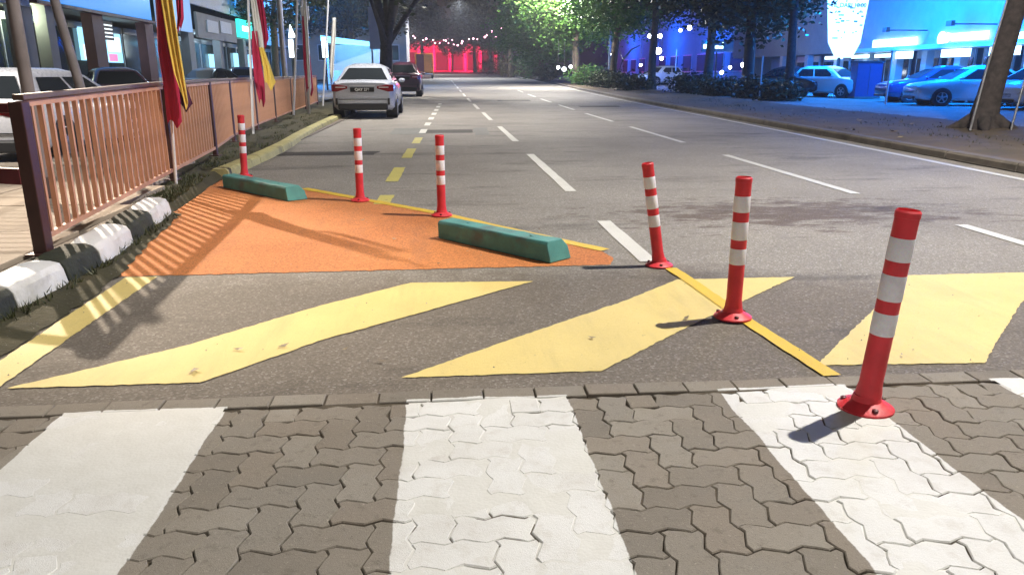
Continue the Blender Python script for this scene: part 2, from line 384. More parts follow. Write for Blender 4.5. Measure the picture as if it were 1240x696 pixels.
for i, (a, c) in enumerate([(7.38, 7.95), (9.0, 10.4), (11.6, 13.1), (14.1, 15.4), (16.6, 17.8), (19.1, 20.3), (21.6, 22.8), (24.1, 25.3), (26.6, 27.8), (29.1, 30.3), (31.6, 32.8)]):
    X = -.62 + .022 * max(0, a - 9)
    wob_poly('yellow_parking_dash', [(X - .075, a), (X + .075, a), (X + .10, c), (X - .05, c)], .005, M['yellow_pale'] if i < 4 else M['white_line'], .006, .12, 40 + i)
line('white_edge_line', [(xr(y), y) for y in [2.9, 5, 8.5, 14, 22, 30, 39, 50, 65, 80, 110, 150]], .12, .005, M['white_line'], 9)
# repairs cut into the carriageway
for j, (x0, x1, y0, y1, mm) in enumerate([(-1.15, -.45, 16.3, 18.2, 'asphalt_pale'), (-.42, .62, 16.6, 17.6, 'asphalt_patch'), (.66, .98, 16.0, 18.2, 'asphalt_pale'), (-2.6, -1.1, 12.1, 12.7, 'asphalt_patch'), (5.2, 6.8, 29, 30, 'asphalt_patch'), (2.5, 4.0, 35, 36.2, 'asphalt_patch')]):
    wob_poly('road_repair_patch', [(x0, y0), (x1, y0), (x1 + .05, y1), (x0 + .03, y1)], .0035, M[mm], .03, .2, 60 + j)

# ---- kerbs, verges, pavements
KERB_L = [(3.0, -2.27), (4.6, -2.24), (5.1, -2.24), (5.75, -2.30), (6.4, -2.37), (7.0, -2.45)]
kerb = struct(MB().prism([(-2.63, 2.0), (-2.42, 2.0), (-2.40, 5.0), (-2.6, 7.1), (-2.75, 7.1), (-2.63, 5.0)], -.1, .10).build('kerb', M['concrete_dark']))
def kerb_block(y0, y1, m, seed):
    r = random.Random(seed); rings = []; n = 7
    prof = [(.0, -.02), (.022, .118), (.045, .150), (.12, .166), (.205, .170), (.235, .15), (.235, -.02)]
    for i in range(n + 1):
        y = y0 + (y1 - y0) * i / n; X = lerp_tab(KERB_L, y); e = .012 if i in (0, n) else 0
        rings.append([(X - px_ - (e if px_ < .1 else -e) + r.uniform(-.004, .004), y + r.uniform(-.004, .004), pz - (e if pz > .1 else 0) + r.uniform(-.004, .004)) for px_, pz in prof])
    return MB().loft([list(reversed(q)) for q in rings]).build('kerb_block', m, kerb, smooth=24, bevel=.006)
for i, (a, c, mm) in enumerate([(2.3, 3.1, 'kerb_black'), (4.06, 4.60, 'kerb_white'), (4.61, 5.06, 'kerb_black'), (5.07, 5.75, 'kerb_white'), (5.76, 6.36, 'kerb_black'), (6.37, 7.02, 'kerb_white')]):
    kerb_block(a, c, M[mm], i)
kerb_block(3.12, 4.05, M['kerb_black'], 9)
# soil and moss in the gutter and on the strip between railing and carriageway
def patch(name, outline, zf, m, n=26, seed=1, amp=.02):
    r = random.Random(seed); vs = []; fs = []; y0, y1 = outline[0][0], outline[-1][0]
    tl = [(y, a) for y, a, _ in outline]; tr = [(y, c) for y, _, c in outline]; mcol = 10
    for i in range(n + 1):
        y = y0 + (y1 - y0) * i / n
        for j in range(mcol + 1):
            t = j / mcol; x = lerp_tab(tl, y) * (1 - t) + lerp_tab(tr, y) * t
            ed = 1 if 0 < j < mcol else .4
            vs.append((x + r.uniform(-.02, .02), y, gz(y) + zf(t) + r.uniform(-amp, amp) * ed))
    for i in range(n):
        for j in range(mcol): q = i * (mcol + 1) + j; fs.append((q, q + 1, q + mcol + 2, q + mcol + 1))
    return MB().add(vs, fs).build(name, m, smooth=60)
struct(patch('mossy_gutter', [(2.82, -2.42, -2.00), (3.4, -2.4, -1.985), (4.2, -2.38, -2.0), (4.75, -2.36, -2.03), (5.2, -2.36, -2.12), (5.9, -2.38, -2.22), (7.0, -2.5, -2.38)], lambda t: .03 * (1 - t) ** 2 + .0085, M['moss'], 60, 3, .003))
struct(patch('dirt_verge', [(6.9, -3.0, -2.46), (8.5, -3.15, -2.60), (10.2, -3.4, -2.78), (13, -3.8, -2.86), (18, -4.2, -2.93), (24, -4.6, -3.05), (32, -5, -3.1)], lambda t: .06 + .05 * (1 - t) if t < .95 else .0, M['moss'], 60, 4, .025))
KY = [(9.6, -2.62), (10.4, -2.60), (11.8, -2.58), (13.3, -2.60), (15, -2.70), (17, -2.78), (20, -2.86), (26, -2.95), (34, -3.0)]
ky = struct(MB().prism([(-2.74, 9.5), (-2.70, 9.5), (-2.70, 33), (-2.95, 33)], -.08, .02).build('yellow_kerb', M['concrete_dark']))
for i in range(14):
    a, c = 9.55 + i * 1.6, 9.55 + i * 1.6 + 1.575; rings = []
    for y in (a, (a + c) / 2, c):
        X = lerp_tab(KY, y); rings.append([(X - px_, y, gz(y) + pz) for px_, pz in [(0, -.03), (.02, .085), (.05, .105), (.20, .105), (.22, .08), (.22, -.03)]])
    MB().loft([list(reversed(q)) for q in rings]).build('kerb_block', M['kerb_yellow'] if i < 9 else M['concrete_dark'], ky, smooth=30)
# footpath of concrete slabs on the left
FP = struct(MB().prism([(-5.4, -2), (-2.66, -2), (-2.66, 5), (-2.78, 7), (-3.3, 10), (-3.9, 14), (-4.6, 22), (-5.2, 34), (-5.6, 34)], -.2, .10).build('footpath', M['concrete_dark']))
for i in range(-1, 8):
    y0, y1 = 1.05 + i * 1.15, 1.05 + (i + 1) * 1.15 - .012
    for j in range(2):
        xa = lerp_tab([(5, -2.64), (7, -2.76), (10, -3.28)], (y0 + y1) / 2)
        x1 = xa - j * 1.36; x0 = x1 - 1.345
        dz = rnd.uniform(-.004, .004)
        MB().prism([(x0, y0), (x1, y0), (x1, y1), (x0, y1)], .09, .135 + dz).build('paving_slab', M['concrete'], FP, bevel=.006)
struct(strip('car_park_left', -13.4, lambda Y: -5.45, -.02, M['asphalt'], [y for y in YS if y < 90]))
# right verge
struct(patch('verge_right', [(y, xr(y) + .55, 12.9 + max(0, y - 20) * .02) for y in (5, 8.5, 14, 22, 39, 80)], lambda t: .085 + .03 * sin(9 * t), M['verge'], 220, 8, .03))
struct(strip('verge_far', lambda Y: xr(Y) + .60, lambda Y: 12.8 + max(0, Y - 20) * .02, .07, M['verge'], [y for y in YS if 80 <= y <= 150]))
struct(strip('car_park_right', lambda Y: 12.82 + max(0, Y - 20) * .02, 60, .03, M['asphalt'], [y for y in YS if y <= 110]))
kr = struct(strip('kerb_right', lambda Y: xr(Y) + .36, lambda Y: xr(Y) + .40, .02, M['concrete_dark'], [y for y in YS if y <= 150]))
for i in range(44):
    y0 = 6 + i * 1.6; y1 = y0 + 1.57; rings = []
    for y in (y0, y1):
        X = xr(y); rings.append([(X + px_, y, gz(y) + pz) for px_, pz in [(.38, -.03), (.39, .09), (.42, .12), (.60, .12), (.62, .0)]])
    MB().loft(rings).build('kerb_block', M['concrete_dark'], kr, smooth=30)

# ---- the paved crossing: zigzag pavers in herringbone
U = .1125
crossing = struct(MB().prism([(-6, -4), (7.5, -4), (7.5, Y_EDGE), (-6, Y_EDGE)], -.15, -.004).build('zebra_crossing', M['joint']))
A_ = .011
def wave(t): return A_ * (1 if t < .5 else -1) if .15 < t < .85 else 0
WT = [0, .24, .44, .60, .80]
def edge_pts(p, q, horiz):
    out = []
    for t in WT:
        tt = t; d = {0: 0, .24: A_, .44: A_ * .7, .60: -A_ * .7, .80: -A_}[t]
        x = p[0] + (q[0] - p[0]) * t; y = p[1] + (q[1] - p[1]) * t
        out.append((x, y, t, d))
    return out
def outline(cells_w, cells_h):
    pts = []
    def seg(p, q):
        rev = (q[0] < p[0]) or (q[1] < p[1])
        P, Q = (q, p) if rev else (p, q)
        s = []
        for t, d in [(0, 0), (.24, A_), (.60, -A_ * .2), (.80, -A_)]:
            x = P[0] + (Q[0] - P[0]) * t; y = P[1] + (Q[1] - P[1]) * t
            if P[1] == Q[1]: y += d
            else: x -= d
            s.append((x, y))
        s.append(Q)
        if rev: s = s[::-1]
        return s[:-1]
    W_, H_ = cells_w, cells_h; c = []
    c += [((i * U, 0), ((i + 1) * U, 0)) for i in range(W_)]
    c += [((W_ * U, i * U), (W_ * U, (i + 1) * U)) for i in range(H_)]
    c += [(((i + 1) * U, H_ * U), (i * U, H_ * U)) for i in range(W_ - 1, -1, -1)]
    c += [((0, (i + 1) * U), (0, i * U)) for i in range(H_ - 1, -1, -1)]
    for p, q in c: pts += seg(p, q)
    cx, cy = W_ * U / 2, H_ * U / 2
    return [(x - cx, y - cy) for x, y in pts]
def inset(pts, d):
    n = len(pts); out = []
    for i in range(n):
        a, b_, c = Vector(pts[i - 1]), Vector(pts[i]), Vector(pts[(i + 1) % n])
        e1, e2 = (b_ - a).normalized(), (c - b_).normalized(); nn = (Vector((-e1.y, e1.x)) + Vector((-e2.y, e2.x)))
        nn = nn.normalized() / max(.6, nn.length / 2); out.append(tuple(b_ + nn * d))
    return out
def paver_mesh(pts, name):
    o0, o1 = inset(pts, .0016), inset(pts, .0046); n = len(pts)
    vs = [(x, y, -.03) for x, y in o0] + [(x, y, -.0035) for x, y in o0] + [(x, y, 0) for x, y in o1]
    fs = [(i, (i + 1) % n, n + (i + 1) % n, n + i) for i in range(n)] + [(n + i, n + (i + 1) % n, 2 * n + (i + 1) % n, 2 * n + i) for i in range(n)] + [tuple(2 * n + i for i in range(n))]
    me = MB().add(vs, fs).mesh(name); me.materials.append(M['paver']); me.shade_smooth(); me.set_sharp_from_angle(angle=R(25)); return me
vr = random.Random(23)
def rough(pts):
    out = []
    for i, (x, y) in enumerate(pts):
        c = .9965 if vr.random() < .12 else 1.0
        if vr.random() < .07: c = .965
        out.append((x * c + vr.uniform(-.0012, .0012), y * c + vr.uniform(-.0012, .0012)))
    return out
MH = [paver_mesh(rough(outline(2, 1)), 'paver') for _ in range(9)]; MV = [paver_mesh(rough(outline(1, 2)), 'paver') for _ in range(9)]; mh, mv = MH[0], MV[0]
def in_frame(P, mx=40):
    q = Vector(P) - Vector((0, 0, CAM_H)); z = q.dot(FW)
    if z < .2: return False
    x, y = 620 + F_PX * q.dot(RT) / z, 348 - F_PX * q.dot(UP) / z
    return -mx < x < 1240 + mx and -mx < y < 696 + mx
BY = Y_EDGE - .105                                      # pavers stop at the border course
spots = []
for i in range(-30, 40):
    for j in range(-34, 2):
        d = (i - j) % 4
        if d == 0: c, h = ((i + 1) * U, (j + .5) * U), True
        elif d == 3: c, h = ((i + .5) * U, (j + 1) * U), False
        else: continue
        y = BY - .02 + c[1]; top = y + (U / 2 if h else U)
        if top > BY + .015: continue
        if -3.2 < c[0] < 4.3 and y > -.8: spots.append((c[0], y, h))
# half pieces that close the pattern against the border course
vis = [s for s in spots if in_frame((s[0], s[1], 0))]; vis.sort(key=lambda s: -s[1]); rest = [s for s in spots if s not in vis] + vis[300:]; vis = vis[:300]
pr = random.Random(11)
for x, y, h in vis:
    o = link('paver', pr.choice(MH if h else MV), crossing)
    o.location = (x, y, TOP + pr.uniform(-.0022, .0018)); o.rotation_euler = (pr.uniform(-.011, .011), pr.uniform(-.011, .011), pr.uniform(-.008, .008) + (pi if pr.random() < 0 else 0))
b = MB()
for x, y, h in rest:
    me = mh if h else mv; b.add([(v.co.x + x, v.co.y + y, v.co.z + TOP) for v in me.vertices], [tuple(p.vertices) for p in me.polygons])
struct(b.build('paver_field', M['paver'], crossing), 'stuff')
hm = paver_mesh([(-U / 2 + .001, -U / 2), (U / 2 - .001, -U / 2), (U / 2 - .001, U / 2), (-U / 2 + .001, U / 2)], 'cut_paver')
top_used = {}
for i in range(-28, 38):
    j_best = None
    for j in range(-3, 2):
        d = (i - j) % 4
        y0 = BY - .02 + j * U
        cov = False
        if d in (0, 1): cov = (y0 + U) <= BY + .015
        elif d == 3: cov = (y0 + 2 * U) <= BY + .015
        else: cov = (y0 + U) <= BY + .015
        if not cov and y0 + U <= BY + .015 + .001: 
            o = link('cut_paver', hm, crossing); o.location = ((i + .5) * U, y0 + U / 2, TOP + pr.uniform(-.002, .002)); o.rotation_euler = (pr.uniform(-.01, .01), pr.uniform(-.01, .01), 0)
bm_ = paver_mesh([(-.1, -.05), (.1, -.05), (.1, .05), (-.1, .05)], 'border_paver')
for i in range(-16, 24):
    o = link('border_paver', bm_, crossing); o.location = (i * .2035 + .03, Y_EDGE - .052, TOP + pr.uniform(-.002, .003)); o.rotation_euler = (pr.uniform(-.012, .012), pr.uniform(-.02, .02), pr.uniform(-.012, .012))
# sand that fills the joints to an uneven height
from mathutils import noise as mn
nx, ny = 150, 90; vs = []; fs = []
for j in range(ny + 1):
    for i in range(nx + 1):
        x = -3.0 + 7.0 * i / nx; y = .2 + (Y_EDGE - .2) * j / ny
        vs.append((x, y, TOP - .0095 + max(-.006, min(.0045, mn.noise(Vector((x * 2.3, y * 2.3, 9))) * .011 + mn.noise(Vector((x * 11, y * 11, 2))) * .004))))
for j in range(ny):
    for i in range(nx): q = j * (nx + 1) + i; fs.append((q, q + 1, q + nx + 2, q + nx + 1))
struct(MB().add(vs, fs).build('joint_sand', M['joint'], crossing, smooth=80), 'stuff')
# paint that has run into the joints under each white bar
for k_, (a, c) in enumerate(STRIPES):
    fill = [-.0004, -.0022, -.0040, -.003][k_]; r = random.Random(k_ + 5)
    nx, ny = 44, 130; vs = []; fs = []
    for j in range(ny + 1):
        y = -.6 + (2.70 + .6) * j / ny
        for i in range(nx + 1):
            x = a + .008 + (c - a - .016) * i / nx
            q = mn.noise(Vector((x * 4.2 + 7 * k_, y * 4.2, 0))); q2 = mn.noise(Vector((x * 17, y * 17, 3)))
            lo, hi, th = [(-.0025, .0011, -.45), (-.007, -.0004, -.12), (-.010, -.0008, -.02), (-.010, -.0008, .0)][k_]
            f_ = max(0, min(1, (q - th) / .22 + .5)); h = lo + (hi - lo) * f_ + q2 * .0006
            vs.append((x, y, TOP + min(h, .0013)))
    for j in range(ny):
        for i in range(nx): q = j * (nx + 1) + i; fs.append((q, q + 1, q + nx + 2, q + nx + 1))
    MB().add(vs, fs).build('zebra_bar_paint', M['zebra'], crossing, smooth=80)

# ================================================================== STREET LAMPS (just above or beside the frame, and down the street; fill lamps added behind)
def lamp_light(name, kind, loc, power, color, parent=None, target=None, size=R(150), blend=.4, radius=.12):
    l = bpy.data.lights.new(name, kind); l.energy = power; l.color = color; l.shadow_soft_size = radius
    if kind == 'SPOT': l.spot_size = size; l.spot_blend = blend
    o = bpy.data.objects.new(name, l); col.objects.link(o); o.location = loc
    if target is not None:
        d = (Vector(target) - Vector(loc)); o.rotation_euler = d.to_track_quat('-Z', 'Y').to_euler()
    if parent is not None: o.location = Vector(loc) - parent.location; o.parent = parent
    return o
M['lamp_lens'] = emit('street_lamp_lens', (1, .95, .86), 14)
WARM = (1, .945, .86)
def street_lamp(x, y, h, arm, power, label, target=None, size=R(155), blend=.5, color=WARM, group='street lamps along the road', mb='steel', kind='SPOT', radius=.14):
    z0 = gz(y); t = thing('street_lamp', label, 'street lamp', (x, y, z0 + .05), 0, group)
    MB().lathe([(.16, 0), (.16, .25), (.09, .32), (.075, h * .6), (.05, h - .1), (.045, h)], 10, (0, 0, 0)).build('pole', M[mb], t, smooth=40)
    MB().tube([(0, 0, h - .6), (arm * .25, 0, h - .1), (arm * .6, 0, h + .12), (arm, 0, h + .16)], [.04, .035, .03, .03]).build('arm', M[mb], t, smooth=50)
    hd = MB().loft([[(arm + sx * q * .42 + .1, sy * q * .15, h + zz) for sx, sy in ((-1, -1), (1, -1), (1, 1), (-1, 1))] for q, zz in ((1, .10), (1, .17), (.6, .24))]).build('lamp_head', M[mb], t, bevel=.02)
    MB().box((arm + .1, 0, h + .092), (.66, .22, .012)).build('lens', M['lamp_lens'], hd)
    p = (x + arm + .1, y, z0 + .05 + h + .05)
    lamp_light('lamp_light', kind, p, power, color, t, target or (p[0] - .001, p[1] + .001, 0), size, blend, radius)
    return t
street_lamp(8.6, 4.8, 10.0, -2.2, 8200, 'tall steel street lamp on the right verge nearest the crossing', radius=.09)
street_lamp(8.6, -20, 10.0, -2.2, 3300, 'added fill lamp on a tall steel pole behind the crossing, out of view')  # added behind the camera as fill, lifts the shadows
street_lamp(-6.2, -9, 9.0, 2.2, 1700, 'added fill lamp on a steel pole, left footpath behind the crossing, out of view')  # also added out of view, brightens faces turned to the camera
street_lamp(-4.62, 23.7, 8.5, 3.4, 6000, 'street lamp beside the small pale panel above the railing', radius=.4, size=R(112))
street_lamp(-3.0, 40.5, 9.0, 3.0, 8000, 'street lamp behind the forked tree', size=R(110))
street_lamp(11.95, 55.5, 7.0, -4.6, 12000, 'steel street lamp beside the green lit trees', kind='POINT')
street_lamp(12.0, 92, 8.6, -10.0, 10500, 'far street lamp with a long arm over the carriageway', color=(.9, .95, 1))
street_lamp(-7.5, 125, 8.0, 2.0, 9000, 'farthest street lamp near the red lit street end', color=(.95, .97, 1))
# floodlight over the left car park: it throws the railing's shadow on to the orange bay
fl = thing('floodlight_mast', 'floodlight mast at the left car park lighting the railing', 'floodlight', (-10.2, 17.6, -.02))
MB().lathe([(.12, 0), (.10, 5), (.06, 9.9)], 10).build('pole', M['steel'], fl, smooth=40)
fh = MB().box((.12, -.14, 9.95), (.42, .18, .32), R(35)).build('flood_head', M['dark_metal'], fl, bevel=.02)
MB().box((.185, -.235, 9.93), (.36, .012, .26), R(35)).build('lens', M['lamp_lens'], fh)
lamp_light('flood_light', 'SPOT', (-10.2 + .25, 17.6 - .33, 9.3), 18000, (1, .84, .66), fl, (-2.35, 5.95, 0), R(14.5), .7, .12)
lamp_light('car_park_light', 'SPOT', (-10.2, 17.5, 9.85), 1800, (1, .9, .78), fl, (-7, 14, 0), R(130), .6, .15)

cl_ = thing('added_fill_lamp', 'short added lamp post out of view that brightens the white hatchback', 'street lamp', (-9.6, 8.4, -.02))  # lamp added outside the view, aimed only to brighten the white hatchback
MB().lathe([(.08, 0), (.06, 5.4)], 10).build('pole', M['steel'], cl_, smooth=40); hd_ = MB().box((.1, .1, 5.45), (.4, .3, .14)).build('lamp_head', M['steel'], cl_, bevel=.02); MB().box((.1, .1, 5.372), (.3, .2, .012)).build('lens', M['lamp_lens'], hd_)
lamp_light('lamp_light', 'SPOT', (-9.45, 8.55, 5.33), 4200, (1, .93, .85), cl_, (-6.3, 12.6, .6), R(58), .6, .1)

# ================================================================== BOLLARDS AND SEPARATOR BLOCKS
def bollard_proto():
    t = bpy.data.objects.new('flexible_bollard', None); col.objects.link(t); r = .040
    base = MB().lathe([(.098, 0), (.098, .008), (.090, .014), (.068, .025), (.052, .034), (.046, .055), (.0, .058)][:-1], 28).build('base', M['red_plastic'], t, smooth=35)
    for a in (.4, 2.5, 4.6):
        MB().lathe([(.011, 0), (.011, .012), (.006, .015)], 8, (.078 * cos(a), .078 * sin(a), .014)).build('bolt', M['maroon'], base, smooth=40)
    MB().lathe([(.046, .045), (.0445, .07), (r, .10), (r, .715), (.042, .716), (.042, .735), (.036, .742), (.034, .730), (.001, .728)], 28).build('post', M['red_plastic'], t, smooth=35)
    for z, bh in ((.294, .080), (.424, .090), (.567, .079)):
        n = 28; rings = [[(q * cos(2 * pi * i / n), q * sin(2 * pi * i / n), zz) for i in range(n)] for q, zz in ((r + .0004, z - .003), (r + .0013, z), (r + .0013, z + bh - .003), (r + .0004, z + bh))]
        MB().loft(rings, False, False).build('reflective_band', M['band'], t, smooth=50)
    return t
proto = bollard_proto()
def lean(ax, ay):
    return (ay * -1, ax, 0)
BOL = [((1.56, 2.49), .060, -.03, 'red and white flexible bollard on the white bar, nearest the camera and leaning right', .012, 1.02),
       ((1.47, 3.61), .0, .0, 'red and white flexible bollard standing on the middle yellow band', .011, .975),
       ((1.40, 4.74), -.165, .0, 'red and white flexible bollard leaning left beside the orange tip', .005, .92),
       ((-.03, 6.69), -.006, .0, 'red and white flexible bollard just behind the long teal block', .009, .95),
       ((-.84, 7.59), .01, .0, 'red and white flexible bollard on the orange edge between the two teal blocks', .009, .95),
       ((-2.44, 9.55), .03, .0, 'red and white flexible bollard behind the far teal block by the railing', .006, 1.0)]
for i, ((x, y), lx, ly, lab, z, s) in enumerate(BOL):
    o = proto if i == 0 else copy_tree(proto)
    tag(o, lab, 'bollard', 'flexible bollards round the marked bay')
    o.location = (x, y, z); o.scale = (s, s, s); o.rotation_euler = (0, 0, 2.1 * i)
    for ch in o.children:
        if ch.name.startswith(('post', 'reflective')):
            # the flexible post leans while its foot stays bolted flat
            v = Matrix.Rotation(-2.1 * i, 3, 'Z') @ Vector((lx, ly, 0)); ch.rotation_euler = (-v.y, v.x, 0)
def block(p0, p1, label, seed):
    p0, p1 = Vector(p0), Vector(p1); d = p1 - p0; L = d.length; a = math.atan2(d.y, d.x)
    t = thing('separator_block', label, 'barrier block', (p0.x, p0.y, .006), a, 'teal separator blocks')
    prof = [(0, 0), (-.0, .118), (.012, .14), (.15, .142), (.215, .085), (.22, 0)]
    r = random.Random(seed); rings = []
    for k in range(13):
        f = k / 12; x = L * f; e = .0
        ring = []
        for j, (yy, zz) in enumerate(prof):
            sh = 0
            if k == 12 and zz > .05: sh = -.03
            if k == 0 and zz > .05: sh = .004
            ring.append((x + sh + r.uniform(-.003, .003), yy + r.uniform(-.002, .002), zz + (r.uniform(-.002, .002) if zz > 0 else 0)))
        rings.append(ring)
    MB().loft(rings).build('block_body', M['teal'], t, smooth=28, bevel=.006)
    for f in (.22, .78):
        MB().lathe([(.013, .13), (.013, .1435), (.009, .146)], 10, (L * f, .085, 0)).build('bolt', M['teal'], t, smooth=40)
    return t
block((-2.46, 8.66), (-1.55, 7.61), 'teal painted concrete block near the railing, farther of the two', 1)
block((-.06, 5.73), (.69, 4.85), 'teal painted concrete block in front of the orange tip, nearer of the two', 2)

# ================================================================== RAILING
FPOST = [(4.94, -2.55), (8.13, -2.80), (10.46, -3.02), (12.71, -3.36), (15.46, -3.62), (18.05, -3.80), (21.2, -4.02), (24.4, -4.2), (28, -4.4)]
fence = thing('metal_railing', 'copper brown metal railing with upright bars along the footpath', 'railing', (-2.55, 4.94, .12))
def fz(Y): return .12 + gz(Y) * 1 + max(0, min(1, (Y - 5) / 4)) * .06
top_pts = [(x, y, fz(y) + .965) for y, x in FPOST]
def bar_run(path, w_, h_):
    mb = MB(); rings = []
    for i, p in enumerate(path):
        a, c = Vector(path[max(0, i - 1)]), Vector(path[min(len(path) - 1, i + 1)]); t = (c - a).normalized(); n = Vector((t.y, -t.x, 0)).normalized() * w_ / 2
        P = Vector(p); u = Vector((0, 0, h_ / 2)); rings.append([P - n - u, P + n - u, P + n + u, P - n + u])
    return mb.loft(rings)
bar_run(top_pts, .065, .036).build('handrail', M['dark_rail'], fence, True, bevel=.006)
bar_run([(x, y, fz(y) + .925) for y, x in FPOST], .03, .035).build('upper_rail', M['copper'], fence, True)
bar_run([(x, y, fz(y) + .10) for y, x in FPOST], .03, .035).build('lower_rail', M['copper'], fence, True)
for i, (y, x) in enumerate(FPOST):
    w_ = .085 if i == 0 else .055
    t = Vector(FPOST[min(i + 1, 8)]) - Vector(FPOST[max(0, i - 1)]); a = math.atan2(t.x, t.y)
    ps = MB().box((x, y, fz(y) + .465), (w_, w_, .95), -a).build('post', M['dark_brown'], fence, True, bevel=.006)
    MB().box((x, y, fz(y) + .004), (w_ + .07, w_ + .07, .012), -a).build('base_plate', M['dark_brown'], ps)
    bp = ps.children[0]; bp.data.transform(Matrix.Translation(-fence.location))
barme = MB().box((0, 0, .41), (.030, .030, .81)).mesh('baluster'); barme.materials.append(M['copper'])
for (y0, x0), (y1, x1) in zip(FPOST, FPOST[1:]):
    L = math.hypot(x1 - x0, y1 - y0); n = int((L - .1) / .145)
    for k in range(1, n + 1):
        f = k / (n + 1); y = y0 + (y1 - y0) * f; x = x0 + (x1 - x0) * f
        o = link('baluster', barme, fence); o.location = Vector((x, y, fz(y) + .10)) - fence.location; o.rotation_euler.z = -math.atan2(x1 - x0, y1 - y0) + rnd.uniform(-.02, .02)
# return railing running away from the near post
rf = thing('return_railing', 'dark maroon steel railing turning left from the near railing post', 'railing', (-2.62, 5.0, .13))
e0, e1 = Vector((-2.64, 5.02, 0)), Vector((-5.2, 6.05, 0))
for nm, z, h_ in (('handrail', 1.02, .06), ('middle_rail', .60, .10)):
    bar_run([(e0.x, e0.y, z + .0), (e1.x, e1.y, z)], .05, h_).build(nm, M['maroon'], rf, True, bevel=.005)
for f in (.36, .98):
    p = e0.lerp(e1, f); MB().box((p.x, p.y, .56), (.07, .07, .87), R(-22)).build('post', M['maroon'], rf, True, bevel=.005)

# ================================================================== FLAGS AND POLES BESIDE THE RAILING
def P_at(x, y, Y): d = ray(x, y); return d * (Y / d.y) + Vector((0, 0, CAM_H))
def drape(name, rows, Y, m, parent, folds=2.5, amp=.035, dy=0.0, seed=1):
    r = random.Random(seed); mb = MB(); nc = 18; nr = 30; vs = []; fs = []; ph = r.uniform(0, 6)
    ly = [(q[0], q[1]) for q in rows]; ry = [(q[0], q[2]) for q in rows]; y0, y1 = rows[0][0], rows[-1][0]
    for i in range(nr + 1):
        py = y0 + (y1 - y0) * i / nr
        for j in range(nc + 1):
            t = j / nc; px = lerp_tab(ly, py) * (1 - t) + lerp_tab(ry, py) * t
            hem = 5 * sin(t * 7 + seed) * (i / nr) ** 6
            p = P_at(px, py + hem, Y)
            p.y += dy + amp * sin(2 * pi * folds * t + ph + 1.2 * i / nr) + .3 * amp * sin(9 * t + 6 * i / nr)
            vs.append(p)
    for i in range(nr):
        for j in range(nc): q = i * (nc + 1) + j; fs.append((q, q + 1, q + nc + 2, q + nc + 1))
    o = mb.add(vs, fs).build(name, m, parent, True, smooth=80)
    s = o.modifiers.new('cloth thickness', 'SOLIDIFY'); s.thickness = .003; return o
def flag(base, top_px, Y, label, parts, r_=.016, pole='white_metal'):
    t = thing('flag_on_pole', label, 'flag', base, 0, 'flags tied along the railing')
    p1 = P_at(top_px[0], top_px[1], Y)
    MB().tube([base, Vector(base).lerp(p1, .5), p1], [r_, r_, r_ * .8], 10).build('flagpole', M[pole], t, True, smooth=50)
    MB().ball(p1 + Vector((0, 0, .02)), r_ * 1.7).build('finial', M[pole], t, True, smooth=60)
    for k_, (nm, rows, mm, dy) in enumerate(parts): drape(nm, rows, Y, M[mm], t, 1.6 + .3 * k_, .016, dy, k_ + 3)
    return t
Y1 = 8.02
flag((-2.74, 8.02, .14), (192, -60), Y1, 'limp red and yellow flag on a thin pole tied to the second railing post',
     [('red_cloth', [(-35, 187, 201), (20, 191, 205), (60, 193, 211), (110, 201, 219), (150, 205, 222)], 'flag_red', -.05),
      ('maroon_cloth', [(-30, 197, 205), (0, 201, 208), (60, 204, 213), (100, 209, 223), (131, 217, 233)], 'flag_maroon', .0),
      ('yellow_cloth', [(-35, 196, 211), (0, 200, 214), (50, 208, 221), (90, 216, 227), (128, 229, 232)], 'flag_yellow', -.11),
      ('upper_red_cloth', [(-30, 208, 218), (0, 212, 220), (22, 214, 221), (36, 213, 217)], 'flag_red', .03)])
Y2 = 14.6
flag((-3.5, 14.6, .16), (297, -90), Y2, 'limp red and yellow flag on a leaning white pole farther along the railing',
     [('red_cloth', [(38, 305, 312), (70, 306, 316), (100, 309, 321), (125, 315, 322)], 'flag_red', -.05),
      ('yellow_cloth', [(58, 314, 320), (80, 319, 328), (105, 322, 335)], 'flag_yellow', -.06),
      ('white_cloth', [(-60, 299, 308), (0, 304, 311), (40, 309, 318), (75, 315, 322)], 'flag_white', -.03),
      ('upper_red_cloth', [(-40, 304, 312), (18, 313, 321), (46, 315, 325), (60, 316, 320)], 'flag_red', .02)], .022)
Y3 = 21.0
flag((-3.95, 21.0, .18), (362, -60), Y3, 'small dark red flag on a white pole near the white sedan',
     [('red_cloth', [(20, 366, 371), (50, 367, 374), (80, 368, 377), (112, 372, 380)], 'flag_red', -.05),
      ('white_cloth', [(-40, 363, 369), (40, 370, 374), (110, 374, 378)], 'flag_white', -.08)], .03)
Y4 = 26.5
flag((-4.0, 26.5, .2), (398, -10), Y4, 'slim furled pale flag on a pole beside the sedan roof',
     [('white_cloth', [(22, 403, 407), (45, 401, 407), (70, 400, 405), (95, 399, 404)], 'flag_white', -.05)], .03)
def pole(px0, px1, Y, d, label, group=None):
    top = P_at(px0[0], px0[1], Y); bot = P_at(px1[0], px1[1], Y); u = (bot - top); bot = top + u * ((top.z - .0) / (top.z - bot.z)); top = top - u * .6
    t = thing('weathered_pole', label, 'pole', bot, 0, group)
    MB().tube([bot, bot.lerp(top, .3), bot.lerp(top, .7), top], [d, d * .97, d * .93, d * .85], 12).build('shaft', M['pole_grey'], t, True, smooth=50)
    MB().lathe([(d * 2, 0), (d * 2, .02), (d * 1.1, .05)], 12).build('foot', M['pole_grey'], t, smooth=40)
    return t
pole((15, 0), (36, 122), 7.2, .055, 'thick grey weathered pole behind the near end of the railing', 'grey poles behind the railing')
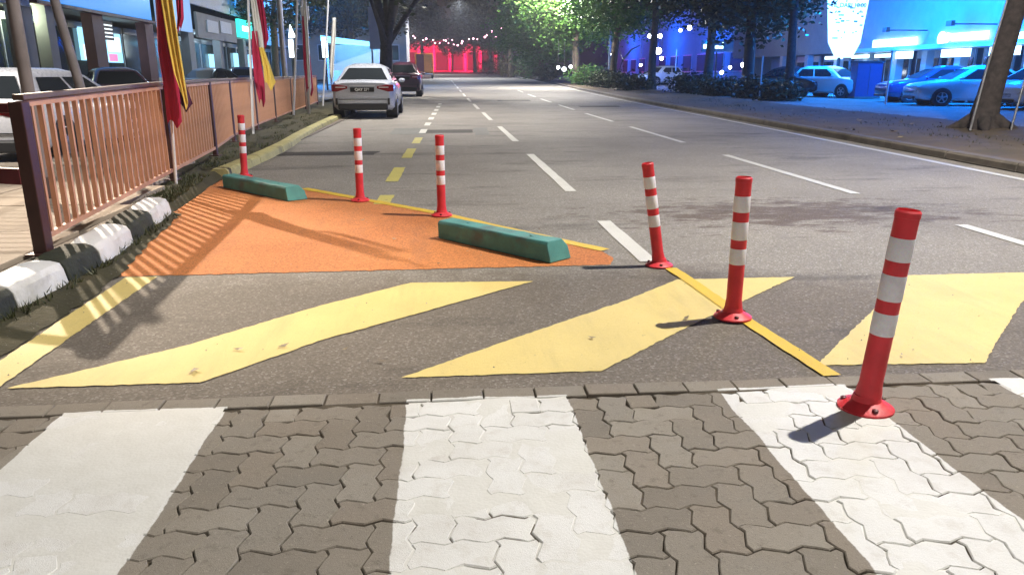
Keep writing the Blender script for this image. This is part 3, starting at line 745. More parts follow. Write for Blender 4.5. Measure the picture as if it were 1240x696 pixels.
pole((66, 0), (97, 105), 9.6, .055, 'slanting grey pole behind the railing left of the first flag', 'grey poles behind the railing')
def sign_post(px, Y, py0, wpx, hpx, label, m):
    X = ratio(px) * Y; t = thing('sign_post', label, 'sign', (X, Y, gz(Y) + .1)); z1 = zat(py0, Y); s = Y / 930
    MB().tube([(X, Y, gz(Y) + .1), (X, Y, z1 + .2)], .045, 8).build('pole', M['steel'], t, True, smooth=50)
    MB().box((X + wpx * s * .4, Y - .06, z1 - hpx * s / 2), (wpx * s, .03, hpx * s)).build('sign_panel', M[m], t, True, bevel=.01)
    return t
sign_post(371, 23.2, 10, 9, 15, 'tall steel post with a small pale blue panel above the railing', 'white_metal')
sign_post(452, 39, 10, 25, 46, 'large pale back of a road sign behind the forked tree', 'plaster_w')

# ================================================================== CARS
def text_mesh(s, size, ext=.002, bold=0.0):
    c = bpy.data.curves.new('text', 'FONT'); c.body = s; c.size = size; c.extrude = ext; c.align_x = 'CENTER'; c.align_y = 'CENTER'; c.offset = bold
    o = bpy.data.objects.new('text', c); col.objects.link(o); bpy.context.view_layer.update()
    me = bpy.data.meshes.new_from_object(o.evaluated_get(bpy.context.evaluated_depsgraph_get())); bpy.data.objects.remove(o); return me
def sym(half): return half + [(-x, y, z) for x, y, z in reversed(half) if abs(x) > 1e-6]
def rrect(hw, y0, y1, z, rc=.18, n=4):
    pts = []
    for cx, cy, a0 in ((hw - rc, y0 + rc, -90), (hw - rc, y1 - rc, 0), (-hw + rc, y1 - rc, 90), (-hw + rc, y0 + rc, 180)):
        for i in range(n + 1): a = R(a0 + 90 * i / n); pts.append((cx + rc * cos(a), cy + rc * sin(a), z))
    return pts
WHEEL = {}
def wheel_parts(r):
    if r in WHEEL: return WHEEL[r]
    t = MB().lathe([(r * .62, -.09), (r * .92, -.10), (r, -.07), (r, .07), (r * .92, .10), (r * .62, .09)], 24).mesh('tyre'); t.materials.append(M['rubber'])
    b = MB().lathe([(r * .64, .0), (r * .64, .085), (r * .58, .09), (r * .55, .06), (.05, .05)], 24)
    for k in range(5):
        a = 2 * pi * k / 5; b.box((r * .34 * cos(a), r * .34 * sin(a), .07), (r * .56, .055, .03), a)
    b.lathe([(.06, .05), (.06, .095), (.02, .10)], 10)
    rm = b.mesh('rim'); rm.materials.append(M['alloy'])
    for me in (t, rm): me.shade_smooth(); me.set_sharp_from_angle(angle=R(35))
    WHEEL[r] = (t, rm); return WHEEL[r]
def car(name, label, paint, loc, rz, kind='sedan', L=4.5, W=1.78, H=1.47, plate=None, group=None, lit=False):
    t = thing(name, label, 'car', loc, rz, group); hL, hw = L / 2, W / 2; k = L / 4.5; kz = H / 1.47
    if kind == 'sedan': st = [(-2.25, .46, .84, .62), (-2.22, .36, .94, .74), (-2.08, .26, 1.01, .83), (-1.70, .21, 1.02, .875), (-1.0, .2, .985, .89), (0, .2, .96, .89), (.75, .2, .955, .885), (1.15, .2, .925, .88), (1.75, .21, .85, .865), (2.05, .25, .79, .83), (2.20, .32, .72, .76), (2.25, .40, .62, .66)]
    else: st = [(-2.25, .45, .80, .72), (-2.20, .33, .93, .82), (-2.1, .25, 1.0, .86), (-1.70, .21, 1.01, .885), (-1.0, .2, .99, .89), (0, .2, .965, .89), (.75, .2, .955, .885), (1.25, .2, .93, .88), (1.8, .21, .86, .865), (2.08, .25, .80, .83), (2.20, .32, .72, .76), (2.25, .40, .62, .66)]
    rings = []
    for y, zb, zt, h_ in st:
        y *= k; zb *= kz; zt *= kz; h_ *= hw / .89
        half = [(0, y, zb), (h_ * .86, y, zb), (h_ * .97, y, zb + .09), (h_, y, zb + (zt - zb) * .38), (h_ * .985, y, zb + (zt - zb) * .62), (h_ * .99, y, zt - .11), (h_ * .94, y, zt - .03), (h_ * .72, y, zt + .008), (0, y, zt + .02)]
        rings.append(list(reversed(sym(half))))
    body = MB().loft(rings).build('body', M[paint], t, smooth=38)
    if kind == 'sedan': yb, yf, rb, rf_ = -1.78, 1.10, -.98, .22
    else: yb, yf, rb, rf_ = -2.08, 1.18, -1.66, .28
    yb, yf, rb, rf_ = yb * k, yf * k, rb * k, rf_ * k
    def lev(f): return (hw * (.92 - .27 * f), yb + (rb - yb) * f, yf + (rf_ - yf) * f, (.93 + .46 * f) * kz)
    gr = []
    for f in (-.06, 0, .5, .92, 1.0):
        h_, a, c, z = lev(f); e = .05 if f == 1.0 else 0; gr.append(rrect(h_ - e, a + e * 2, c - e * 2, z + (.012 if f == 1 else 0), .16))
    h_, a, c, z = lev(1.0); gr.append(rrect(h_ * .62, a + .28, c - .28, H, .16))
    roof = MB().loft(gr).build('cabin', M[paint], t, smooth=38)
    def on(f, side, s, o):       # a point on the cabin's sides: side 0 rear, 1 front, 2 right, 3 left
        h_, a, c, z = lev(f)
        if side == 0: return (s * (h_ - .10), a - o, z)
        if side == 1: return (s * (h_ - .10), c + o, z)
        X = (h_ + o) * (1 if side == 2 else -1); return (X, a + .14 + (c - a - .28) * s, z)
    def pane(nm, pts):
        mb = MB(); n = len(pts); c = sum((Vector(p) for p in pts), Vector()) / n
        mb.poly(pts); return mb.build(nm, M['car_glass'], roof)
    flip = lambda q, s: q if s else q[::-1]
    pane('rear_window', [on(.10, 0, 1, .014), on(.10, 0, -1, .014), on(.90, 0, -.93, .014), on(.90, 0, .93, .014)][::-1])
    pane('windscreen', [on(.08, 1, -1, .014), on(.08, 1, 1, .014), on(.90, 1, .93, .014), on(.90, 1, -.93, .014)][::-1])
    for sd in (2, 3):
        for a, c in ((.06, .47), (.51, .93)):
            q = [on(.10, sd, a + (0 if a > .3 else .0), .008), on(.10, sd, c, .008), on(.86, sd, min(c, .95), .008), on(.86, sd, max(a, .06), .008)]
            pane('side_window', q if sd == 2 else q[::-1])
        s = 1 if sd == 2 else -1
        mr = MB().ball((s * (hw + .05), .78 * k, 1.0 * kz), (.10, .06, .07), 10, 6).build('mirror', M[paint], t, smooth=50)
        for yy in (-.62 * k, .32 * k):
            MB().box((s * (hw * .985), yy, .80 * kz), (.03, .17, .025)).build('door_handle', M[paint], body, bevel=.008)
    r = .315
    tm, rm = wheel_parts(r)
    for yy in (-1.36 * k, 1.36 * k):
        for s in (-1, 1):
            wa = MB(); n = 20
            ring = lambda q, x: [(x, yy + q * cos(pi * 1.12 * i / n - .06 * pi), r + q * sin(pi * 1.12 * i / n - .06 * pi)) for i in range(n + 1)]
            o = MB().loft([[(s * (hw - .30), yy + .36 * cos(2 * pi * i / n), r + .36 * sin(2 * pi * i / n)) for i in range(n)], [(s * (hw + .004), yy + .36 * cos(2 * pi * i / n), r + .355 * sin(2 * pi * i / n)) for i in range(n)]]).build('wheel_arch', M['black_trim'], body)
            we = bpy.data.objects.new('wheel', tm); col.objects.link(we); we.parent = t; we.location = (s * (hw - .085), yy, r); we.rotation_euler = (0, s * pi / 2, 0)
            rr = bpy.data.objects.new('rim', rm); col.objects.link(rr); rr.parent = we
            rr.location = (0, 0, .006)
    rear = -hL
    for s in (-1, 1):
        q = MB().loft([[(s * x, y, z) for x, y, z in ring] for ring in (
            [(hw * .45, rear - .012, .80 * kz), (hw * .45, rear - .012, .86 * kz), (hw * .45, rear + .06, .86 * kz), (hw * .45, rear + .06, .80 * kz)],
            [(hw * .78, rear - .006, .72 * kz), (hw * .78, rear - .006, .90 * kz), (hw * .78, rear + .1, .90 * kz), (hw * .78, rear + .1, .72 * kz)],
            [(hw * .955, rear + .09, .73 * kz), (hw * .955, rear + .09, .90 * kz), (hw * .93, rear + .30, .90 * kz), (hw * .93, rear + .30, .74 * kz)])]).build('tail_lamp', M['tail_red'], t, bevel=.008)
        MB().box((s * hw * .66, rear - .02, .835 * kz), (hw * .30, .03, .022)).build('reflector', M['head_lamp'], q)
        MB().loft([[(s * x, y, z) for x, y, z in ring] for ring in (
            [(hw * .50, hL - .01, .60 * kz), (hw * .50, hL - .02, .69 * kz), (hw * .50, hL - .14, .70 * kz), (hw * .50, hL - .14, .60 * kz)],
            [(hw * .88, hL - .13, .62 * kz), (hw * .88, hL - .16, .74 * kz), (hw * .88, hL - .34, .76 * kz), (hw * .88, hL - .34, .64 * kz)])]).build('headlamp', M['head_lamp'], t, bevel=.01)
        MB().box((s * hw * .80, rear + .035, .46 * kz), (.06, .10, .18)).build('bumper_vent', M['black_trim'], body, bevel=.01)
    MB().box((0, rear + .07, .325 * kz), (W * .76, .2, .17)).build('rear_diffuser', M['black_trim'], body, bevel=.03)
    MB().box((0, rear + .0, .52 * kz), (W * .74, .05, .012)).build('bumper_seam', M['black_trim'], body)
    MB().box((0, hL - .03, .48 * kz), (W * .52, .06, .16)).build('grille', M['black_trim'], body, bevel=.02)
    MB().box((0, hL - .0, .30 * kz), (W * .62, .1, .10)).build('front_intake', M['black_trim'], body, bevel=.02)
    pl = MB().box((0, rear - .018, .775 * kz), (.66, .03, .125)).build('rear_plate', M['plate'], t, bevel=.004)
    if plate:
        me = text_mesh(plate, .105, .002, .003); me.materials.append(M['plate_text']); o = bpy.data.objects.new('plate_text', me); col.objects.link(o); o.parent = pl
        o.location = (0, rear - .035, .775 * kz); o.rotation_euler = (pi / 2, 0, 0)
    MB().box((0, rear + .005, .875 * kz), (.72, .03, .02)).build('trunk_trim', M['head_lamp'], body)
    return t
car('sedan_car', 'silvery white sedan parked at the yellow kerb, seen from behind', 'car_bright', (-2.22, 24.3, gz(24.3)), 0, 'sedan', 4.5, 1.80, 1.52, 'QAY 276', 'cars parked along the left kerb')
car('parked_car', 'dark violet car parked ahead of the white sedan', 'car_dark', (-1.98, 42.5, gz(42.5)), 0, 'hatch', 4.3, 1.84, 1.72, None, 'cars parked along the left kerb')
car('parked_car', 'white hatchback parked just behind the near railing bars', 'car_white', (-6.32, 13.0, -.02), 0, 'hatch', 4.2, 1.72, 1.33, None, 'cars in the left car park')
car('parked_car', 'dark car with its bonnet beside the lit shop display', 'car_dark', (-10.1, 25.4, -.02), R(-150), 'sedan', 4.5, 1.8, 1.45, None, 'cars in the left car park')
car('parked_car', 'black car parked under the turquoise shop sign', 'car_black', (-10.3, 37, .0), R(-15), 'sedan', 4.5, 1.8, 1.5, None, 'cars in the left car park')
car('parked_car', 'dark blue car behind the second flag', 'car_blue', (-11.2, 45, .1), R(20), 'hatch', 4.2, 1.75, 1.5, None, 'cars in the left car park')
cg = 'cars in the blue lit car park'
def atg(px, Y): return (ratio(px) * Y, Y, gz(Y) + .03)
car('parked_car', 'pale car nose out behind the leaning trunk on the right', 'car_silver', atg(1178, 28.5), R(78), 'sedan', 4.5, 1.8, 1.5, None, cg)
car('parked_car', 'darker car nosing out beside the pale one at the right', 'car_blue', atg(1135, 31.5), R(80), 'sedan', 4.5, 1.8, 1.5, None, cg)
car('parked_car', 'pale car with chrome grille under the bright white board', 'car_silver', atg(1008, 38), R(205), 'hatch', 4.2, 1.78, 1.52, None, cg)
car('parked_car', 'black car half lost in the dark left of the bright board', 'car_black', atg(962, 40), R(200), 'sedan', 4.4, 1.78, 1.5, None, cg)
car('parked_car', 'pale car cut by the right edge of the picture', 'car_white', atg(1262, 26), R(110), 'sedan', 4.5, 1.8, 1.5, None, cg)
car('parked_car', 'small white car far behind the dark trees right of the road', 'car_white', atg(800, 62), R(120), 'hatch', 4.1, 1.75, 1.5, None, cg)
# lorry with an orange box
ty = 92; tz = gz(ty); tr = thing('box_lorry', 'small orange box lorry parked far down the left kerb', 'lorry', (ratio(514) * ty, ty, tz))
b0 = MB().box((0, 1.6, 1.75), (2.1, 4.2, 2.1)).build('cargo_box', M['truck_orange'], tr, bevel=.03)
MB().box((-.45, -.52, 1.75), (.86, .04, 1.9)).build('rear_door', M['maroon'], b0, bevel=.01); MB().box((.48, -.52, 1.75), (.9, .04, 1.9)).build('rear_door', M['truck_orange'], b0, bevel=.01)
MB().box((0, 4.8, 1.25), (2.0, 1.8, 1.8)).build('cab', M['truck_orange'], tr, bevel=.12, seg=3)
MB().box((0, 2.5, .58), (1.0, 6, .2)).build('chassis', M['black_trim'], tr); MB().box((0, -.55, .52), (1.9, .08, .14)).build('rear_bumper', M['white_metal'], tr)
tm, rm = wheel_parts(.42)
for yy in (.5, 4.7):
    for s in (-1, 1):
        o = bpy.data.objects.new('wheel', tm); col.objects.link(o); o.parent = tr; o.location = (s * .9, yy, .42); o.rotation_euler = (0, s * pi / 2, 0)

# ================================================================== LEFT SHOP ROW
M['shop_matt'] = mat('dark_matt_pane', (.03, .035, .05), .7, .2, 3)
M['sign_blue'] = emit('blue_backlit_fascia', (.035, .27, .80), .95)
M['sign_pale'] = emit('pale_blue_backlit_sign', (.30, .52, .90), .75)
M['sign_turq'] = emit('turquoise_sign', (.05, .85, .70), 1.6)
M['sign_white'] = emit('white_sign_face', (.80, .95, 1.0), 5)
M['poster'] = emit('lit_poster', (.35, .75, 1.0), 1.5); M['poster_pink'] = emit('lit_pink_print', (1.0, .3, .6), 1.0); M['poster_w'] = emit('lit_white_print', (.85, .95, 1), 1.6)
M['cool_tube'] = emit('shop_tube', (.6, .85, 1), 8); M['warm_bulb'] = emit('small_bulb', (1, .85, .65), 25); M['white_bulb'] = emit('white_bulb', (.85, .93, 1), 25); M['pink_bulb'] = emit('festoon_bulb', (1, .45, .6), 14)
M['shop_dark'] = mat('dark_shop_interior', (.05, .045, .055), .7, .3, 2); M['shop_green'] = mat('olive_shop_wall', (.07, .08, .05), .7, .3, 2); M['shop_purple'] = mat('violet_shop_wall', (.09, .035, .10), .7, .3, 2)
XF = -13.0
def yof(px, X=XF): return X / ratio(px)
sr = thing('shop_row', 'row of shophouses with blue lit fascias behind the left car park', 'building', (XF, 20, 0))
def lbox(nm, y0, y1, x0, x1, z0, z1, m, parent=None, bevel=0):
    mb = MB().box(((x0 + x1) / 2, (y0 + y1) / 2, (z0 + z1) / 2), (abs(x1 - x0), abs(y1 - y0), abs(z1 - z0)))
    o = mb.build(nm, M[m], sr if parent is None else parent, False, bevel=bevel); o.data.transform(Matrix.Translation(-sr.location)); return o
YE = 74
lbox('back_wall', 18, YE, -17.2, -17, 0, 9, 'shop_dark'); lbox('slab', 18, YE, -17, XF + 1.2, -.05, .12, 'concrete'); lbox('soffit', 18, YE, -17, XF, 3.42, 3.5, 'plaster')
lbox('upper_wall', 18, YE, -13.6, -13.45, 4.9, 9, 'plaster_w')
# columns
for px, wd, mm in ((43, .50, 'col_grey'), (72, .34, 'col_grey'), (128, .60, 'col_brown'), (188, .60, 'col_brown'), (237, .55, 'col_grey'), (272, .45, 'col_grey'), (300, .45, 'col_grey'), (320, .45, 'col_brown'), (338, .5, 'col_grey')):
    Y = yof(px); c = lbox('column', Y - wd / 2 * 1.6, Y + wd / 2 * 1.6, XF - .42, XF - .02, .12, 3.42, mm); lbox('column_base', Y - wd * .9, Y + wd * .9, XF - .46, XF + .02, .12, .4, mm, c)
# shopfront glazing, sills and mullions set back behind the columns
bays = [18, yof(43), yof(72), yof(128), yof(188), yof(237), yof(272), yof(300), yof(320), yof(338), YE]
cols_ = ['shop_green', 'shop_green', 'shop_purple', 'shop_dark', 'shop_purple', 'shop_dark', 'shop_dark', 'shop_dark', 'shop_dark', 'shop_dark']
for i, (a, c) in enumerate(zip(bays, bays[1:])):
    lbox('stall_riser', a + .1, c - .1, XF - 1.3, XF - 1.2, .12, 1.05, 'plaster'); lbox('transom', a + .1, c - .1, XF - 1.3, XF - 1.18, 2.95, 3.2, 'plaster')
    lbox('interior_wall', a + .1, c - .1, XF - 3.4, XF - 3.3, .12, 3.4, cols_[i]); n = max(2, int((c - a) / 2.2))
    for q in range(n):
        y0, y1 = a + .12 + (c - a - .24) * q / n, a + .12 + (c - a - .24) * (q + 1) / n
        fr = lbox('window_mullion', y1 - .05, y1 + .01, XF - 1.29, XF - 1.19, 1.05, 2.95, 'white_metal')
        pn = lbox('window_pane', y0 + .02, y1 - .06, XF - 1.26, XF - 1.24, 1.05, 2.95, 'shop_glass', fr)
# fascia signs, one per shop
lbox('fascia_beam', 18, yof(45), XF - .1, XF + .12, 3.25, 3.6, 'plaster_w'); lbox('fascia_board', 18, yof(46), XF - .05, XF + .06, 3.62, 5.2, 'shop_purple')
lbox('blue_fascia', yof(54), yof(187), XF, XF + .18, 3.52, 4.95, 'sign_blue', None, .02); lbox('fascia_trim', yof(50), yof(190), XF - .02, XF + .24, 3.40, 3.50, 'maroon')
lbox('pale_panel', yof(140), yof(180), XF + .19, XF + .24, 4.28, 4.9, 'sign_pale')
lbox('pale_fascia', yof(196), yof(235), XF, XF + .18, 3.30, 4.95, 'sign_pale', None, .02)
lbox('grey_fascia', yof(242), yof(288), XF, XF + .15, 3.1, 4.4, 'col_grey', None, .02)
for px, z in ((252, 3.55), (268, 3.65)): lbox('sign_board', yof(px), yof(px + 13), XF + .16, XF + .24, z - .1, z + .55, 'plaster_w')
lbox('turquoise_sign', yof(290), yof(305), XF + .05, XF + .3, 3.5, 4.6, 'sign_turq', None, .03)
lbox('sign_mark', yof(293), yof(300), XF + .3, XF + .33, 3.9, 4.2, 'sign_white')
lbox('grey_fascia', yof(306), yof(345), XF, XF + .15, 3.3, 4.9, 'col_grey', None, .02)
# lit display in the fourth shop
d0, d1 = yof(139), yof(183)
lbox('display_panel', d0, yof(163), XF - 1.2, XF - 1.12, 1.75, 3.0, 'poster'); lbox('display_panel', yof(166), d1, XF - 1.2, XF - 1.12, 1.7, 2.9, 'poster')
lbox('display_print', yof(141), yof(160), XF - 1.11, XF - 1.09, 1.8, 2.35, 'poster_w'); lbox('display_print', yof(168), yof(181), XF - 1.11, XF - 1.09, 2.15, 2.75, 'poster_w')
lbox('display_print', yof(167), yof(176), XF - 1.08, XF - 1.07, 1.75, 2.05, 'poster_pink'); lbox('hanging_menu', yof(145), yof(158), XF - .5, XF - .46, 2.55, 3.3, 'dark_metal')
for z in (2.65, 2.8, 2.95, 3.1): lbox('menu_line', yof(148), yof(157), XF - .455, XF - .45, z, z + .05, 'poster_w')
for a in (306, 313, 322, 330): lbox('lit_doorway', yof(a), yof(a + 4), XF - 1.2, XF - 1.1, .3, 2.6, 'poster')
lbox('lit_doorway', yof(279), yof(284), XF - 1.2, XF - 1.1, .3, 2.4, 'poster')
for px in (30, 60, 100, 250, 262, 275, 290): lbox('ceiling_tube', yof(px) - .4, yof(px) + .4, XF - .8, XF - .7, 3.36, 3.41, 'cool_tube')
lamp_light('fascia_light', 'POINT', (XF + 2.0, yof(215), 4.9), 240, (.55, .8, 1), sr, None, radius=.2)
lamp_light('arcade_light', 'POINT', (XF - .6, yof(60), 3.1), 60, (.85, 1, .7), sr, None, radius=.2)
lamp_light('shop_light', 'POINT', (XF - .4, yof(260), 3.0), 90, (.5, .75, 1), sr, None, radius=.2)
M['kiosk_canopy'] = emit('kiosk_canopy', (.25, .7, 1), 2.0)
# kiosk with a bright canopy beyond the sedan
KX, KY_ = ratio(432) * 66, 66; kz0 = gz(66)
kk = thing('canopy_kiosk', 'kiosk with a bright blue white canopy behind the sedan', 'kiosk', (KX, KY_, kz0))
MB().loft([[(-2.4, -2.5, 3.35), (2.2, -2.5, 3.0), (2.2, 2.5, 3.0), (-2.4, 2.5, 3.35)], [(-2.4, -2.5, 3.75), (2.2, -2.5, 3.2), (2.2, 2.5, 3.2), (-2.4, 2.5, 3.75)]]).build('canopy', M['kiosk_canopy'], kk)
MB().box((0, 1.9, 1.6), (4.4, .2, 3.2)).build('back_wall', M['plaster_w'], kk)
for x in (-2, 2): MB().box((x, -2.2, 1.6), (.2, .2, 3.1)).build('column', M['white_metal'], kk, bevel=.02)
MB().box((0, -1.2, .55), (3.8, .6, 1.1)).build('counter', M['white_metal'], kk, bevel=.02)
lamp_light('kiosk_light', 'POINT', (KX, KY_ - 1, kz0 + 2.5), 130, (.08, .40, 1), kk, None, radius=.2)
lamp_light('canopy_flood', 'POINT', (KX - 2.5, KY_ - 6, kz0 + 6.5), 6500, (.0, .27, 1), kk, None, radius=.2)
# tall building behind the kiosk, washed blue
bb = thing('office_block', 'tall block washed blue behind the kiosk', 'building', (ratio(405) * 84, 86, gz(86)))
MB().box((0, 5, 9), (15, 9, 18)).build('wall', M['plaster'], bb)
for i in range(6):
    for j in range(4):
        f = MB().box((-6 + i * 2.4, .46, 2.8 + j * 3.2), (1.5, .1, 1.7)).build('window', M['white_metal'], bb); MB().box((-6 + i * 2.4, .40, 2.8 + j * 3.2), (1.3, .06, 1.5)).build('pane', M['shop_glass'], f)
# lit shop signs glimpsed between the flags
def glow_sign(px0, px1, py0, py1, Y, label, m='sign_white', shape='box'):
    p = P_at((px0 + px1) / 2, py1, Y); s = Y / 925; W_ = (px1 - px0) * s; H_ = (py1 - py0) * s
    t = thing('lit_sign', label, 'sign', (p.x, p.y, gz(Y)))
    z0 = p.z - gz(Y)
    if shape == 'box': MB().box((0, 0, z0 + H_ / 2), (W_, .16, H_)).build('sign_face', M[m], t, bevel=.04)
    else: MB().add([(-W_ / 2, -.08, z0), (W_ / 2, -.08, z0), (-W_ * .2, -.08, z0 + H_), (-W_ / 2, .08, z0), (W_ / 2, .08, z0), (-W_ * .2, .08, z0 + H_)], [(0, 1, 2), (5, 4, 3), (0, 3, 4, 1), (1, 4, 5, 2), (2, 5, 3, 0)]).build('sign_face', M[m], t)
    MB().tube([(0, .12, 0), (0, .12, z0 + H_ * .7)], .06, 8).build('post', M['dark_metal'], t, smooth=50)
    return t
glow_sign(350, 358, 32, 46, 50, 'lit white sign shaped like a pennant between the flags', 'sign_white', 'tri')
glow_sign(351, 356, 50, 70, 50, 'upright lit white strip below the pennant sign')
glow_sign(391, 397, 48, 70, 52, 'upright lit bluish sign just left of the sedan')

# ================================================================== RIGHT SHOP BUILDING, WASHED BLUE
XB = 27.0
rb_ = thing('blue_lit_shops', 'two storey shop building flooded with blue light on the right', 'building', (XB, 34, 0))
def rbox(nm, y0, y1, x0, x1, z0, z1, m, parent=None, bevel=0):
    mb = MB().box(((x0 + x1) / 2, (y0 + y1) / 2, (z0 + z1) / 2), (abs(x1 - x0), abs(y1 - y0), abs(z1 - z0)))
    o = mb.build(nm, M[m] if isinstance(m, str) else m, rb_ if parent is None else parent, False, bevel=bevel); o.data.transform(Matrix.Translation(-rb_.location)); return o
def yr(px): return XB / ratio(px)
rbox('back_wall', 24, 72, XB + 4, XB + 4.2, 0, 11, 'plaster'); rbox('upper_wall', 24, yr(1040), XB, XB + .3, 2.75, 11, 'plaster'); rbox('soffit', 24, 72, XB + .3, XB + 4, 2.62, 2.75, 'plaster')
rbox('canopy_edge', 24, yr(1040), XB - 1.2, XB + .3, 2.50, 2.74, 'white_metal', None, .02)
rbox('far_upper_wall', yr(1040) + .05, 72, XB + .2, XB + .5, 2.75, 8, 'plaster')
for i, px in enumerate((1235, 1195, 1150, 1110, 1075, 1040, 1005, 970, 940)):
    Y = yr(px); rbox('column', Y - .25, Y + .25, XB + .3, XB + .75, 0, 2.6, 'plaster_w')
    if i < 8:
        Y2 = yr((1235, 1195, 1150, 1110, 1075, 1040, 1005, 970, 940)[i + 1]); fr = rbox('shopfront_frame', Y + .3, Y2 - .3, XB + 1.5, XB + 1.6, 0, 2.55, 'white_metal')
        for q in range(3):
            a = Y + .4 + (Y2 - Y - .8) * q / 3; rbox('window_pane', a, a + (Y2 - Y - .8) / 3 - .1, XB + 1.44, XB + 1.48, .3, 2.1, 'shop_glass', fr)
# upper windows
for px in (1225, 1180, 1140, 1100, 1065):
    Y = yr(px); f = rbox('window', Y - .9, Y + .9, XB - .05, XB, 5.6, 7.0, 'white_metal'); rbox('pane', Y - .8, Y + .8, XB - .08, XB - .05, 5.7, 6.9, 'shop_glass', f)
def rz_(px, py): Y = yr(px); return zat(py, Y, px)
M['sign_hot'] = emit('overlit_sign', (.55, .88, 1), 3.5)
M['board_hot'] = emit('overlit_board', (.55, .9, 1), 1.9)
M['sign_blue_text'] = emit('blue_print_on_board', (.03, .25, .6), .8)
def wall_sign(px0, px1, py0, py1, nm='sign_face', m='sign_hot', off=.12):
    return rbox(nm, yr(px0), yr(px1), XB - off - .1, XB - off, rz_((px0 + px1) / 2, py1), rz_((px0 + px1) / 2, py0), m, None, .02)
wall_sign(1056, 1108, 47, 62, 'long_sign'); wall_sign(1150, 1193, 39, 49, 'letter_strip'); wall_sign(1226, 1262, 38, 52, 'letter_strip')
yc, zc = yr(1137), rz_(1137, 47)
mb = MB().loft([[(x, yc + .30 * cos(2 * pi * i / 18), zc + .36 * sin(2 * pi * i / 18)) for i in range(18)] for x in (XB - .2, XB - .1)]); o = mb.build('oval_mark', M['sign_hot'], rb_); o.data.transform(Matrix.Translation(-rb_.location))
yt = yr(1147); mb = MB().add([(XB - .2, yt + .25, zc - .25), (XB - .2, yt + .25, zc + .28), (XB - .2, yt - .28, zc + .18), (XB - .1, yt + .25, zc - .25), (XB - .1, yt + .25, zc + .28), (XB - .1, yt - .28, zc + .18)], [(0, 1, 2), (5, 4, 3), (0, 3, 4, 1), (1, 4, 5, 2), (2, 5, 3, 0)])
o = mb.build('triangle_mark', M['sign_hot'], rb_); o.data.transform(Matrix.Translation(-rb_.location))
for a, c in ((1108, 1128), (1165, 1200), (1225, 1262)):
    rbox('canopy_light_box', yr(a), yr(c), XB - 1.32, XB - 1.22, 2.05, 2.44, 'sign_hot')
for a in (1000, 1032, 1060): rbox('canopy_tube', yr(a + 20), yr(a), XB - .2, XB - .1, 2.2, 2.4, 'sign_hot')
# floods on brackets that wash the wall blue
for Y in (27, 31.5, 36.5, 42):
    h = rbox('flood_bracket', Y - .04, Y + .04, XB - 2.4, XB - .1, 3.52, 3.58, 'dark_metal')
    rbox('flood_lamp', Y - .2, Y + .2, XB - 2.6, XB - 2.4, 3.45, 3.7, 'dark_metal', h)
    lamp_light('blue_flood', 'POINT', (XB - 2.8, Y, 4.0), 420, (.0, .20, 1.0), rb_, None, radius=.25)
for Y in (30, 41): lamp_light('blue_wash', 'SPOT', (18.0, Y, 6.4), 12500, (.0, .20, 1.0), rb_, (27, Y + 1, 1.0), R(125), .5, .4); lamp_light('blue_glow', 'POINT', (19.0, Y - 2, 4.2), 2400, (.0, .19, 1.0), rb_, None, radius=.4)  # added lamps without fixtures, spread the blue over wall, cars and ground
# tall bright board with print on a post in front of the shops
BYY = 40.0
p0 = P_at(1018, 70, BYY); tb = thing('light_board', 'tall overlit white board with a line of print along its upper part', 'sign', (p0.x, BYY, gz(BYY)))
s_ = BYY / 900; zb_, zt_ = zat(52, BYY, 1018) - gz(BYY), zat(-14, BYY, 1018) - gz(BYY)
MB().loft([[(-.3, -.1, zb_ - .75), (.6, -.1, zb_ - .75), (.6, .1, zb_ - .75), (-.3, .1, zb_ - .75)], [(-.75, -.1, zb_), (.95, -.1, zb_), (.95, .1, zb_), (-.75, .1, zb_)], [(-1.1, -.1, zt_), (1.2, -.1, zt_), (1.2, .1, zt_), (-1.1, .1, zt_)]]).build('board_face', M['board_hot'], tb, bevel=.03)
MB().tube([(0, .18, 0), (0, .18, zt_ - .2)], .09, 8).build('post', M['dark_metal'], tb, smooth=50)
for wd_, xo_ in (('TIL', -.72), ('DARI', -.08), ('10.00', .68)):
    me = text_mesh(wd_, .30, .004, .006); me.materials.append(M['sign_blue_text']); o = bpy.data.objects.new('board_print', me); col.objects.link(o); o.parent = tb
    o.location = (xo_, -.115, zat(7, BYY, 1018) - gz(BYY)); o.rotation_euler = (pi / 2, 0, 0)
for i in range(26):
    MB().box((rnd.uniform(-.7, .9), -.11, zb_ + rnd.uniform(.2, zt_ - zb_ - .8)), (rnd.uniform(.05, .3), .012, rnd.uniform(.04, .10))).build('board_print_mark', M['sign_blue_text'] if i % 2 else M['sign_pale'], tb)
lamp_light('board_light', 'POINT', (p0.x - 1, BYY - 2.2, gz(BYY) + 3.6), 400, (.1, .45, 1), tb, None, radius=.3)
